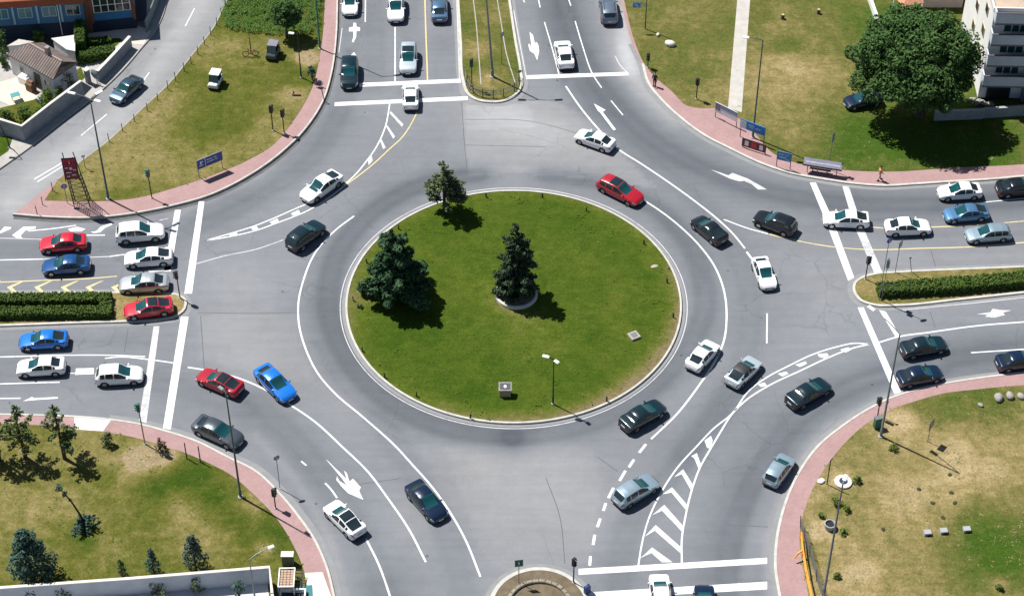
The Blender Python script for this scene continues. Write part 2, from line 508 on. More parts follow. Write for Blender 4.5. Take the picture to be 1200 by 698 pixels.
def build_road():
    bl, br, tl, tr = G(-420, 900), G(1620, 900), G(-420, -180), G(1620, -180)
    x0, x1 = min(bl.x, tl.x), max(br.x, tr.x); y0, y1 = bl.y, tl.y
    st = .38
    nx, ny = int((x1 - x0) / st), int((y1 - y0) / st)
    xs = np.linspace(x0, x1, nx); ys = np.linspace(y0, y1, ny)
    X, Y = np.meshgrid(xs, ys)
    tone = np.full(X.shape, .57)
    for px, w, a in WEAR:
        d = seg_dist(X, Y, px)
        a *= 1.28
        tone += a * np.exp(-(d / w) ** 2 * .9)
        if a < -.05 and w > 1.1:      # wheel tracks
            tone += a * .35 * np.exp(-((d - .75) / .35) ** 2)
    for poly, a_ in (([(541, 121), (580, 122), (640, 116), (690, 135), (730, 180), (770, 222), (690, 209), (602, 203), (549, 207)], .13), ([(545, 122), (620, 124), (628, 150), (547, 152)], .05),
                     ([(232, 370), (350, 366), (352, 400), (372, 450), (300, 440), (236, 420)], .06), ([(520, 520), (690, 520), (706, 560), (690, 660), (590, 670), (560, 640)], .06)):
        Q = gpts(poly); m_ = np.zeros(X.shape, bool); j = len(Q) - 1
        for i in range(len(Q)):
            cond = (Q[i].y > Y) != (Q[j].y > Y)
            with np.errstate(divide='ignore', invalid='ignore'): xi = (Q[j].x - Q[i].x) * (Y - Q[i].y) / (Q[j].y - Q[i].y) + Q[i].x
            m_ ^= cond & (X < xi); j = i
        tone += a_ * m_
    v = np.stack([X.ravel(), Y.ravel(), np.zeros(X.size)], 1)
    idx = np.arange(nx * ny).reshape(ny, nx)
    f = np.stack([idx[:-1, :-1].ravel(), idx[:-1, 1:].ravel(), idx[1:, 1:].ravel(), idx[1:, :-1].ravel()], 1)
    me = bpy.data.meshes.new('road'); me.from_pydata(v.tolist(), [], f.tolist()); me.update()
    a = me.attributes.new('tone', 'FLOAT', 'POINT'); a.data.foreach_set('value', np.clip(tone, 0, 1).ravel().astype(np.float32))
    return structure(link_mesh('road', me, ASPH))
build_road()

# lighter concrete slab patch at the north mouth, slab seams
for a, b in (([(541, 120), (544, 165), (548, 207)]), 0), (([(545, 140), (620, 142), (690, 160)]), 0), (([(545, 170), (640, 172)]), 0), (([(640, 560), (656, 605), (662, 660)]), 0), (([(700, 535), (724, 552)]), 0), (([(232, 366), (300, 367), (352, 366)]), 0), (([(150, 385), (146, 412)]), 0), (([(1090, 290), (1098, 318)]), 0), (([(1090, 365), (1096, 384)]), 0), (([(850, 614), (900, 617)]), 0), (([(400, 570), (470, 560)]), 0), (([(235, 370), (240, 440)]), 0):
    ribbon('road_seam', a, .07, .003, SEAM)

# ------------------------------------------------------------------ islands
def blobs(lst, base):
    B = [(G(x, y), r, a) for x, y, r, a in lst]
    def fn(co_):
        v = base
        for c, r, a in B:
            v += a * math.exp(-((co_.x - c.x) ** 2 + (co_.y - c.y) ** 2) / (r * r))
        return v
    return fn

# central roundabout island: a true circle
CC = (G(404, 358) + G(800, 358)) / 2
top, bot = G(602, 224), G(602, 497)
CY = (top.y + bot.y) / 2; CR = (top.y - bot.y) / 2
C0 = Vector(((G(404.5, 355).x + G(799.5, 355).x) / 2, CY, 0))
CRX = (G(799.5, 355).x - G(404.5, 355).x) / 2
R0 = (CR + CRX) / 2
def ring_sheet(name, c, r0, r1, z, m, n=128):
    v = []; f = []
    for k in range(n):
        a = 2 * PI * k / n
        v += [(c.x + r0 * math.cos(a), c.y + r0 * math.sin(a), z), (c.x + r1 * math.cos(a), c.y + r1 * math.sin(a), z)]
    for k in range(n):
        j = (k + 1) % n
        f.append((2 * k, 2 * k + 1, 2 * j + 1, 2 * j))
    return structure(mesh_obj(name, v, f, m))
def ring_kerb(c, r, w, h, m, n=128):
    v = []; f = []
    prof = [(r, -.05), (r, h - .03), (r - .03, h), (r - w, h), (r - w, -.05)]
    for k in range(n):
        a = 2 * PI * k / n
        for (q, z) in prof: v.append((c.x + q * math.cos(a), c.y + q * math.sin(a), z))
    for k in range(n):
        j = (k + 1) % n
        for t in range(4): f.append((k * 5 + t, j * 5 + t, j * 5 + t + 1, k * 5 + t + 1))
    return structure(mesh_obj('kerb', v, f, m))
def circle_px(c, r, n=96):
    return [(c.x + r * math.cos(2 * PI * k / n), c.y + r * math.sin(2 * PI * k / n)) for k in range(n)]

def lawn_from_ground(name, P, z, m, step, attr, dome=0.0, c=None, R=1):
    bm = bmesh.new()
    f = bm.faces.new([bm.verts.new((x, y, z)) for x, y in P])
    bm.normal_update()
    if f.normal.z < 0: f.normal_flip()
    xs = [p[0] for p in P]; ys = [p[1] for p in P]
    for ax, lo, hi in ((0, min(xs), max(xs)), (1, min(ys), max(ys))):
        k = math.ceil(lo / step) * step
        while k < hi:
            bmesh.ops.bisect_plane(bm, geom=bm.verts[:] + bm.edges[:] + bm.faces[:], plane_co=(k, 0, 0) if ax == 0 else (0, k, 0), plane_no=(1, 0, 0) if ax == 0 else (0, 1, 0), dist=1e-4)
            k += step
    if dome:
        for v in bm.verts:
            d = math.hypot(v.co.x - c.x, v.co.y - c.y) / R
            v.co.z += dome * max(0, 1 - d * d)
    me = bpy.data.meshes.new(name); bm.to_mesh(me); bm.free()
    a = me.attributes.new('dry', 'FLOAT', 'POINT'); a.data.foreach_set('value', [attr(v.co) for v in me.vertices])
    me.materials.append(m); me.shade_smooth()
    o = bpy.data.objects.new(name, me); COL.objects.link(o)
    return structure(o)

ring_kerb(C0, R0, .20, .19, KERB)
def isle_dry(co_):
    d = math.hypot(co_.x - C0.x, co_.y - C0.y) / R0
    ang = math.atan2(co_.y - C0.y, co_.x - C0.x)
    v = .20 + .08 * (1 - d)
    v += .62 * max(0, (d - .86) / .14) ** 1.4 * (1.25 if -2.0 < ang < 0.3 else .55)
    v += .30 * math.exp(-((d - .93) / .07) ** 2) * math.exp(-((ang + .75) / .5) ** 2)
    return v
lb = blobs([(425, 350, 1.6, .45), (740, 395, .9, .25), (765, 311, .7, .5), (690, 300, 4, .08), (605, 357, 2.5, .30), (585, 354, 1.0, .35), (598, 362, .9, .3), (520, 430, 5, -.03), (640, 410, 4, .10)], 0)
LAWN_Z = .13
lawn_from_ground('lawn', circle_px(C0, R0 - .185), LAWN_Z, LAWN_ISLE, 1.0, lambda c: isle_dry(c) + lb(c), .12, C0, R0)
ring_sheet('gutter', C0, R0 + .005, R0 + .33, .004, GUTTER)
ring_sheet('lane_line', C0, R0 + .44, R0 + .53, .006, FADED)

# --- north-west wedge
NW_OUT = [(15, 253), (60, 256.5), (110, 257), (150, 253), (200, 243.5), (250, 229), (290, 209), (330, 181), (360, 151), (380, 119), (390, 85), (395, 45), (396.5, 0), (398, -140)]
NW_IN = [(52, 236), (110, 237), (160, 233), (205, 221), (250, 206), (290, 189), (320, 171), (345, 141), (365, 106), (376, 60), (381, 0), (384, -140)]
NW_ST = [(350, -140), (300, -45), (268, 0), (250, 35), (228, 63), (200, 98), (165, 131), (128, 166), (95, 191), (68, 212)]
a, b, c_ = cr(NW_OUT), cr(NW_IN), cr(NW_ST)
poly_sheet('pavement', a + c_ + [(40, 233)], .12, BRICK)
kerb(NW_OUT, .18, .25, KERB, side=1)
ribbon('gutter', [(x + .8, y + 2.0) for x, y in NW_OUT], .40, .004, mat('kerb_shade_gutter', (.10, .10, .10), .95, noise=(1.2, .3)))  # shadow line of the kerb put into the dark gutter colour
poly_sheet('lawn', b + c_, .135, LAWN_OLIVE, .6, blobs([(165, 165, 5, .30), (90, 215, 4, .28), (300, 55, 4, .22), (330, 150, 3.0, .32), (235, 215, 5, .22), (345, 112, 1.6, .5), (358, 68, 1.1, 1.1), (364, 72, 1.0, .7), (250, 145, 4, -.16), (290, 100, 6, -.05), (205, 160, 3, -.12), (200, 120, 3, .2), (255, 60, 3, .2), (190, 190, 3, .12), (372, 85, 1.5, -.1), (300, 20, 6, -.3)], .41))
kerb(NW_ST[::-1], .12, .145, KERB_D, side=1)

# --- north-east
NE_OUT = [(708, -140), (727, 0), (740, 50), (752, 76), (758, 97), (776, 120), (800, 142), (825, 160), (850, 173), (900, 196), (925, 204), (962, 211), (1000, 216.5), (1037, 219), (1075, 217), (1112, 214.5), (1162, 211.5), (1200, 208), (1420, 190)]
NE_IN = [(712, -140), (731, 0), (743, 48), (755, 76), (766, 90), (787, 108), (805, 125), (822, 128), (845, 128), (868, 142), (885, 158), (905, 180), (930, 191), (987, 200), (1050, 202), (1112, 198), (1175, 195), (1420, 178)]
poly_sheet('pavement', cr(NE_OUT) + [(1420, -140)], .12, BRICK)
kerb(NE_OUT[3:], .25, .15, KERB, side=1)
ribbon('gutter', [(x - 1.2, y + 1.8) for x, y in NE_OUT[2:]], .5, .004, GUTTER)
poly_sheet('lawn', cr(NE_IN) + [(1420, -140)], .135, LAWN_DRY, .6, blobs([(780, 60, 4, -.14), (850, 30, 4, -.2), (815, 30, 2.5, .2), (920, 60, 5, .16), (950, 110, 6, .20), (930, 150, 3.5, .16), (925, 55, 1.6, -.5), (1000, 165, 6, -.16), (1100, 165, 12, -.35), (1185, 170, 4, -.1), (1000, 40, 4, -.12), (960, 10, 3, -.05), (900, 110, 2.5, .15), (1060, 25, 6, -.3), (730, 40, 2, .12), (850, 105, 2, .15), (760, 50, 2.5, .05), (920, 90, 5, .12), (900, 30, 2.5, .1)], .43))
# --- foot path of concrete slabs
poly_sheet('path', [(868, -140), (886, -140), (879, 0), (869, 133), (853, 128), (864, 0)], .145, mat('path_concrete', (.42, .40, .365), .9, noise=(1.0, .14)))

# --- east median
EM = [(1430, 293), (1200, 312), (1125, 315), (1050, 318.5), (1025, 320.5), (1010, 324.5), (1000, 332), (999, 341), (1005, 351), (1025, 359), (1050, 359.5), (1125, 352.5), (1200, 344.5), (1430, 322)]
EMS = cr(EM)
kerb(EM, .26, .15, KERB, side=1)
poly_sheet('lawn', EMS, .125, LAWN_DRY, 1.0, blobs([(1010, 340, 1.5, .3), (1050, 325, 3, .1), (1020, 345, 1.5, -.2), (1100, 324, 3, .15), (1150, 350, 3, .2)], .45))
ribbon('gutter', [(x - (3 if 999 <= x <= 1012 else 0), y + (-1.8 if y < 335 else 2.2)) for x, y in EM], .4, .004, GUTTER)
# --- west median
WM = [(-200, 344), (0, 343.5), (130, 342.5), (195, 343.5), (210, 345.5), (219, 352), (218, 362), (208, 371), (190, 375.5), (150, 378), (100, 379.5), (0, 383), (-200, 388)]
WMS = cr(WM)
kerb(WM, .24, .15, KERB, side=-1)
poly_sheet('lawn', WMS, .125, LAWN_DRY, 1.0, blobs([(200, 355, 2.5, .35), (140, 360, 2.5, .2), (60, 378, 6, .1)], .52))
ribbon('gutter', [(x + (3 if x > 205 else 0), y + (-1.8 if y < 350 else 2.2)) for x, y in WM], .4, .004, GUTTER)
# --- north median
NM = [(529, -140), (535, 0), (538, 50), (541, 95), (546, 110), (556, 117.5), (573, 121), (592, 119.5), (606, 112), (613, 101), (612, 85), (606, 50), (598.5, 0), (580, -140)]
kerb(NM, .30, .15, KERB, side=1)
poly_sheet('lawn', cr(NM), .125, LAWN_DRY, .8, blobs([(565, 60, 1.6, .28), (578, 95, 1.8, .35), (598, 40, 2.0, -.15), (553, 30, 1.4, -.2), (553, 80, 1.2, -.25), (575, 20, 1.5, .1)], .40))
ribbon('gutter', [(x + (-2.2 if x < 570 else 2.6), y + (2 if y > 100 else 0)) for x, y in NM], .45, .004, GUTTER)
for L in ([(552, -140), (554, 0), (557, 25), (560, 60), (563, 100)], [(575, -140), (582, 0), (587, 30), (593, 65), (603, 98)]):
    kerb(L, .11, .15, KERB_D, side=1)
# --- south median with its stone ring
SM_C = G(632, 712); SM_R = G(688, 712).x - SM_C.x
ring_kerb(SM_C, SM_R + .25, .35, .16, KERB, 64)
ring_sheet('gutter', SM_C, SM_R + .26, SM_R + .7, .004, GUTTER, 64)
lawn_from_ground('flower_bed_soil', circle_px(SM_C, SM_R - .09, 64), .13, mat('bed_soil', (.135, .105, .068), 1.0, noise=(1.1, .4), bump=(3, .6)), .8, lambda c: .95 - .3 * math.exp(-((c.x - SM_C.x) ** 2 + (c.y - SM_C.y) ** 2) / 1.0))
m_ = MB()
nst = 30
for k in range(nst):
    a = 2 * PI * k / nst; r = SM_R * .66
    m_.box((r * math.cos(a), r * math.sin(a), .10 + random.uniform(-.03, .03)), (.3, 2 * PI * r / nst * .93, .34), a, bev=.05)
tag(m_.build('stone_ring', mat('earthy_stone', (.25, .22, .17), .95, noise=(2.5, .3)), loc=(SM_C.x, SM_C.y, .12)), 'low ring of rough stones round the bare bed of the small round median', 'stone ring')

# --- south-east
SEO = [(1430, 414), (1200, 436), (1150, 442), (1100, 450), (1070, 457), (1045, 465), (1020, 477), (987, 498), (955, 525), (934, 555), (918, 592), (909, 630), (907, 663), (912, 698), (930, 790)]
SEI = [(1430, 430), (1200, 452), (1150, 456.5), (1100, 463), (1072, 471), (1043, 481), (1018, 495), (987, 523), (966, 550), (946, 588), (937, 625), (940, 663), (947, 698), (962, 790)]
poly_sheet('pavement', cr(SEO) + [(1430, 790)], .12, BRICK)
kerb(SEO, .22, .15, KERB, side=1)
ribbon('gutter', [(x - 2.2, y - 1.6) for x, y in SEO], .5, .004, GUTTER)
poly_sheet('lawn', cr(SEI) + [(1430, 790)], .135, LAWN_DRY, .6, blobs([(1160, 475, 4, -.35), (1090, 478, 2.5, -.3), (1080, 545, 2.5, -.25), (1110, 560, 4, .26), (1050, 590, 5, .16), (1180, 640, 4, -.42), (1150, 660, 4, -.25), (970, 600, 2, .0), (1000, 680, 5, .16), (1040, 495, 1.4, .3), (1130, 520, 4, .2), (1010, 640, 3, -.02), (1200, 540, 5, .1), (1060, 640, 4, -.05), (1060, 492, .9, .9), (962, 620, 1.3, .55), (986, 563, .9, .5), (1090, 530, 3, .12), (1010, 670, 1.5, .3), (1171, 685, .8, .5), (1130, 600, 3, -.15)], .57))
# --- south-west
SWO = [(-220, 483), (0, 485), (50, 486), (125, 490.5), (162, 496), (200, 506), (230, 516), (270, 536), (300, 551), (330, 579), (350, 603), (370, 632), (384, 663), (393, 698), (408, 790)]
SWI = [(-220, 494), (0, 497), (45, 499), (90, 504), (130, 508), (156, 513), (178, 519), (202, 526), (226, 535), (250, 546), (272, 558), (290, 573), (310, 592), (330, 616), (343, 638), (355, 665), (362, 698), (375, 790)]
poly_sheet('pavement', cr(SWO) + [(-220, 790)], .12, BRICK)
kerb(SWO, .22, .15, KERB, side=-1)
ribbon('gutter', [(x + 3.2, y - 2.2) for x, y in SWO[3:]], .55, .004, GUTTER)
poly_sheet('lawn', cr(SWI) + [(-220, 790)], .135, LAWN_OLIVE, .6, blobs([(50, 560, 6, .2), (30, 610, 5, .18), (150, 620, 5, .12), (200, 590, 3, -.05), (225, 558, 1.9, -.36), (250, 586, 1.9, -.36), (275, 612, 1.8, -.25), (190, 568, 2.0, -.25), (205, 585, 1.2, .18), (220, 600, 1.6, .35), (100, 635, 1.2, -.3), (110, 530, 3, .15), (190, 535, 1.8, .5), (300, 600, 2, .05), (310, 625, 2.5, -.25), (160, 540, 1.5, .45), (240, 635, 3, .25), (300, 590, 1.5, .4), (265, 555, 1.5, .2), (162, 537, 1.0, .8), (195, 530, .9, .6), (310, 642, .6, .8), (125, 600, 5, -.1), (60, 600, 5, -.1)], .42))
poly_sheet('pavement', [(87, 488.5), (131, 492), (121, 506), (88, 504)], .128, CONC)
poly_sheet('pavement', [(357, 672), (378, 671), (392, 710), (397, 790), (368, 790), (362, 698)], .141, CONC)

# --- properties west of the side street
WP = [(206, -140), (197, 0), (189, 25), (180, 41), (165, 59), (150, 77), (122, 105), (75, 142), (35, 174), (0, 199), (-220, 335)]
poly_sheet('pavement', cr(WP) + [(-220, -140)], .12, mat('dusty_pavement', (.36, .345, .32), .9, noise=(.9, .18)))
kerb(WP, .16, .15, KERB_D, side=-1)
poly_sheet('patio', [(-60, 95), (2, 97), (20, 92), (32, 97), (52, 124), (30, 133), (2, 120), (-60, 130)], .14, mat('cream_paving', (.66, .56, .42), .85, noise=(1.2, .08)))
poly_sheet('yard', [(-120, -20), (172, -20), (172, 20), (166, 30), (100, 36), (90, 60), (-120, 60)], .137, mat('shaded_yard_tarmac', (.05, .058, .075), .9, noise=(.6, .2)))  # shadow of the blue building put into the yard colour
poly_sheet('yard', [(98, 36), (170, 26), (178, 30), (160, 46), (128, 47), (118, 42), (98, 44)], .140, mat('brown_paving', (.20, .165, .14), .9, noise=(1, .2)))
poly_sheet('driveway', [(101, 41), (128, 38), (160, 31), (178, 38), (168, 54), (150, 52), (140, 46), (122, 47), (101, 45)], .144, mat('cream_driveway', (.60, .50, .42), .85, noise=(1, .1)))
poly_sheet('garden', [(-60, 135), (0, 128), (40, 118), (60, 104), (95, 80), (100, 92), (30, 158), (-60, 140)], .146, LAWN_OLIVE, 1.0, lambda c: .3)
poly_sheet('garden', [(88, 44), (150, 42), (118, 72), (90, 70)], .143, LAWN_ISLE, 1.0, lambda c: .3)
poly_sheet('garden', [(-30, 162), (16, 160), (10, 178), (-30, 205)], .133, LAWN_ISLE, 1.0, lambda c: .2)

# ------------------------------------------------------------------ road markings
def line(px, w=.22, m=None, name='lane_line', smooth=True): return ribbon(name, px, w * .70, .006, m or WHITE, smooth)
MZ = [.008]
def pg(px, m=None, name='road_arrow'):
    return poly_sheet(name, px, MZ[0], m or WHITE)
def c4(ox, oy, pts): return [(ox + x / 3.99, oy + y / 3.99) for x, y in pts]
S = 'stop_line'
pg([(233, 236), (239.5, 236), (225, 344), (216, 344)], name=S); pg([(205, 246), (212, 246), (200, 318), (192, 318)], name=S)
pg([(212, 371), (221, 371), (200, 503), (191, 501.5)], name=S); pg([(180, 382), (187, 382), (171.5, 495.5), (163, 492.5)], FADED, S)
pg([(421, 97.5), (540, 92.5), (540, 97), (421, 102)], name=S); pg([(392, 120), (548, 113), (548, 117.5), (392, 124.5)], name=S)
pg([(617, 88.5), (736, 84.5), (737, 88.5), (617, 93)], name=S)
pg([(949, 214), (956, 214), (975, 255), (1001, 325), (994, 329), (968, 260)], name=S)
pg([(987, 218), (994.5, 218), (1008, 258), (1034, 319), (1025, 321), (1000, 262)], FADED, S)
pg([(1005, 360), (1012, 360), (1056, 459.5), (1048, 461.5)], name=S); pg([(1030, 363), (1038, 365), (1055, 394), (1050, 395)], name=S)
pg([(678, 666), (899, 653), (899, 660), (678, 673)], name=S); pg([(690, 693.5), (899, 681), (899, 690), (688, 702)], name=S)
# ring lanes
line([(415, 253), (395, 268), (370, 295), (355, 330), (350, 352), (350, 377), (358, 408), (373, 438), (393, 461), (425, 488), (465, 524), (485, 546), (503, 566), (525, 596), (545, 631), (563, 675)], .24)
line([(220, 430), (250, 435), (283, 444), (300, 451), (340, 474), (368, 493), (402, 524), (430, 551), (455, 584), (480, 621), (499, 658)], .24)
line([(353, 540), (359, 545)], .2); line([(381, 565.5), (388, 573), (395, 583)], .22); line([(429, 631), (443, 659), (457, 698), (475, 770)], .24)
line([(663, 101), (678, 123), (701, 151), (725, 175), (750, 191), (790, 218), (820, 240), (840, 256), (860, 275), (873, 291)], .26)
line([(875, 295), (881, 303)], .3); line([(899, 367), (898.5, 402)], .2)
line([(752, 233), (775, 248), (800, 268), (820, 288), (838, 313), (849, 343), (851.5, 370), (848, 400), (839, 421), (820, 450), (793, 485), (763, 514)], .25)
for a_ in ([(757, 520), (749, 530)], [(743, 538), (737, 547)], [(733, 551), (726, 563)], [(719, 571), (713, 583)], [(710, 589), (707, 598)], [(703.5, 607), (700, 617)], [(697, 626), (695, 638)], [(692, 651), (691, 662)]):
    line(a_, .34, name='lane_dash')
# north-east approach
line([(638, 26), (648, 60), (655, 87)], .18); line([(674, 25), (683, 55), (695, 88), (705, 103)], .18); line([(716, 118), (730, 135)], .18)
line([(721, 66), (727, 77), (736, 86)], .16, FADED); line([(631, 0), (633, 9)], .18); line([(666.5, 0), (669, 7)], .18); line([(613, 0), (615, 3)], .18)
line([(618, -60), (631, 0)], .05); line([(602, 12), (609, 50), (617, 92)], .14, FADED)
pg(c4(600, 0, [(383, 485), (438, 515), (424, 524), (486, 606), (474, 610), (412, 527), (402, 520)]))
pg(c4(600, 0, [(82, 150), (98, 165), (108, 212), (112, 196), (122, 208), (127, 238), (118, 283), (104, 252), (84, 240), (76, 212), (82, 204), (88, 220), (92, 222)]))
pg(c4(600, 175, [(928, 94), (1012, 122), (1030, 110), (1105, 138), (1192, 188), (1150, 188), (1122, 164), (1085, 148), (1062, 150), (1020, 138)]), FADED)
line([(848, 257), (875, 267), (900, 274)], .2); line([(900, 274), (925, 280), (975, 289), (1025, 292.5), (1075, 291), (1150, 288.5), (1200, 284), (1400, 268)], .2, PALEYEL)
line([(1020, 266), (1040, 267.5), (1093, 266), (1138, 264), (1200, 259), (1400, 240)], .2, PALEYEL)
line([(1152, 237), (1200, 232.5), (1400, 212)], .16)
# east, lower carriageway
line([(1030, 401), (1050, 395), (1090, 389), (1150, 381), (1200, 377), (1400, 362)], .24); line([(1138, 413), (1200, 409), (1260, 405)], .2)
line([(1058, 363), (1083, 360.5), (1140, 355), (1200, 348.5)], .14, FADED)
pg(c4(900, 350, [(975, 72), (1040, 62), (1050, 46), (1085, 52), (1140, 54), (1100, 64), (1108, 76), (1060, 88), (1015, 84), (1025, 74)]), FADED)
line([(1019, 403), (1000, 402), (983, 405.5), (950, 416), (925, 428), (900, 441), (878, 457), (858, 484), (836, 502), (816, 523), (795, 546), (775, 576), (760, 608), (753, 633), (748, 662)], .20)
line([(1019, 403), (1000, 407.5), (970, 419), (938, 434), (900, 452), (875, 468), (856, 487), (846, 503), (834, 523), (820, 548), (810, 576), (803, 606), (799, 631), (799, 659)], .22)
for q in ([(337, 238), (375, 226), (388, 238), (365, 250), (350, 246)], [(232, 258), (275, 254), (284, 266), (262, 277), (238, 270)], [(128, 308), (175, 292), (182, 303), (150, 318)], [(45, 350), (85, 340), (96, 350), (68, 362)]):
    pg(c4(900, 350, q), name='hatching')
pg(c4(600, 350, [(1150, 400), (1180, 390), (1192, 405), (1165, 412)]), name='hatching')
for q in ([(900, 662), (930, 640), (938, 660), (930, 700), (912, 695)],): pg(c4(600, 350, q), name='hatching')
for q in ([(838, 44), (864, 30), (884, 84), (875, 108), (852, 54)], [(758, 142), (800, 106), (848, 182), (841, 210), (794, 128)], [(704, 222), (748, 190), (821, 274), (819, 302), (746, 214)],
          [(655, 320), (712, 272), (800, 370), (796, 398), (702, 299)], [(620, 420), (672, 366), (790, 470), (788, 497), (668, 392)]):
    pg(c4(600, 523, q), name='hatching')
pg(c4(600, 523, [(598, 522), (655, 470), (752, 540), (702, 542), (652, 497)]), FADED, 'hatching')
# north-west exit wedge and lanes
line([(240, 282), (270, 273.5), (300, 264), (320, 256), (352, 242), (362, 238)], .2); line([(240, 282), (270, 277), (300, 270), (325, 261), (362, 246), (385, 232), (402, 219)], .2)
for q in ([(268, 274.5), (276, 272), (279, 274.5), (271, 277)], [(294, 267), (300, 264.5), (303, 268), (297, 270.5)], [(316, 260), (325, 256), (327, 260), (319, 263)], [(341, 250), (350, 246), (352, 250), (343, 253)]):
    pg(q, name='hatching')
line([(457, 120), (452, 147), (440, 174), (430, 188), (418, 203), (402, 218)], .2); line([(489, 131), (482, 145), (472, 160), (456, 175), (440, 190), (420, 206), (402, 219)], .18, YELLOW)
for q in ([(456, 132), (458, 130.5), (473, 146), (471, 149)], [(452, 148), (454, 147), (463, 160), (461, 163)], [(445, 164), (447, 163), (452, 173), (449, 175)], [(431, 187), (435, 180), (437, 188), (432, 194)]):
    pg(q, FADED, 'hatching')
line([(230, 309), (262, 300), (300, 292), (332, 281)], .16, FADED)
line([(463, 32), (463, 95)], .2); line([(429, -60), (428, 26)], .2); line([(498, -140), (498, 0), (501, 94)], .2, YELLOW); line([(401, 33), (397, 62)], .12, FADED)
line([(531, -100), (535.5, 10), (538.5, 95)], .14, FADED); line([(460, -100), (463, 0)], .2)
pg(c4(300, 0, [(455, 108), (468, 108), (470, 126), (487, 130), (486, 146), (470, 146), (468, 175), (456, 200), (448, 196), (456, 172), (455, 148), (434, 148), (436, 130), (455, 126)]))
pg(c4(300, 0, [(442, 262), (458, 244), (470, 262), (464, 272), (450, 272)]))
# west carriageways
pg(c4(0, 175, [(-60, 400), (5, 380), (20, 362), (54, 364), (50, 372), (22, 384), (4, 392)])); pg(c4(0, 175, [(56, 402), (110, 362), (168, 360), (166, 370), (118, 380), (96, 404), (105, 416), (82, 416)]))
line([(33, 270.5), (60, 268), (89, 264)], .2); line([(0, 279), (25, 279.5), (50, 280.5)], .14, FADED); line([(80, 275.5), (123, 275.5)], .2)
pg(c4(0, 175, [(318, 372), (360, 362), (400, 372), (380, 384), (330, 384)])); pg(c4(0, 175, [(424, 386), (450, 382), (470, 362), (522, 344), (525, 352), (490, 368), (468, 388), (440, 392)]))
line([(187, 258), (197, 256)], .14, FADED)
line([(-150, 306), (0, 304.5), (50, 303.5)], .2); line([(50, 303.5), (128, 300.5)], .16, FADED); line([(128, 300.5), (146, 298)], .2); pg([(172, 317), (200, 311.5), (203, 313), (198, 316.5), (176, 319)])
line([(-150, 334), (0, 330.5), (60, 328), (100, 326.5), (137, 323.5)], .18, PALEYEL)
for x in (-20, 8, 40, 71, 100, 130):
    pg([(x, 336.5), (x + 17, 329.5), (x + 22, 328.6), (x + 6, 336.5), (x + 12, 342), (x + 7, 342)], PALEYEL, 'hatching')
line([(-150, 420), (0, 418), (75, 416), (130, 416), (170, 417.5)], .2); line([(123, 419.5), (140, 418), (175, 421), (204, 425)], .2)
pg([(89, 431.5), (110, 431), (110, 438), (88, 439)], name='road_arrow'); line([(80, 437), (89, 437)], .15); line([(-100, 453), (0, 449.5), (70, 447.5)], .2)
pg(c4(0, 350, [(108, 478), (150, 458), (160, 464), (272, 458), (268, 466), (170, 472)])); line([(-60, 467), (0, 466.5), (24, 466.3)], .2)
# south-west arrow
pg(c4(300, 523, [(326, 58), (334, 64), (424, 152), (412, 112), (424, 122), (436, 162), (454, 150), (490, 190), (482, 206), (502, 248), (432, 218), (400, 186), (376, 156), (378, 138), (390, 160), (426, 182), (402, 148)]))
# side street dashes
for a_ in ([(228, 10), (217, 31)], [(175, 85), (167, 96)], [(125, 134), (95, 159)], [(76, 189), (40, 210)], [(78, 192), (44, 213)], [(245, -40), (236, -12)]): line(a_, .16 if a_[0][0] > 80 else .2, name='lane_dash')

# sandy bare patches on the lawns
pass

# ------------------------------------------------------------------ cars
GLASS = mat('tinted_car_glass', (.008, .058, .066), .05, spec=.8)
GLASS_D = mat('dark_car_glass', (.014, .024, .029), .06, spec=.7)
TRIM = mat('black_plastic_trim', (.018, .018, .02), .6)
TYRE = mat('tyre_rubber', (.02, .02, .021), .85)
RIM = mat('alloy_rim', (.46, .47, .49), .35, .6)
RIM_D = mat('dark_rim', (.07, .07, .075), .4, .5)
HEADL = mat('headlight_glass', (.55, .58, .60), .12)
TAILL = mat('tail_light_red', (.30, .012, .015), .2)
PLATE = mat('number_plate', (.70, .70, .70), .5)

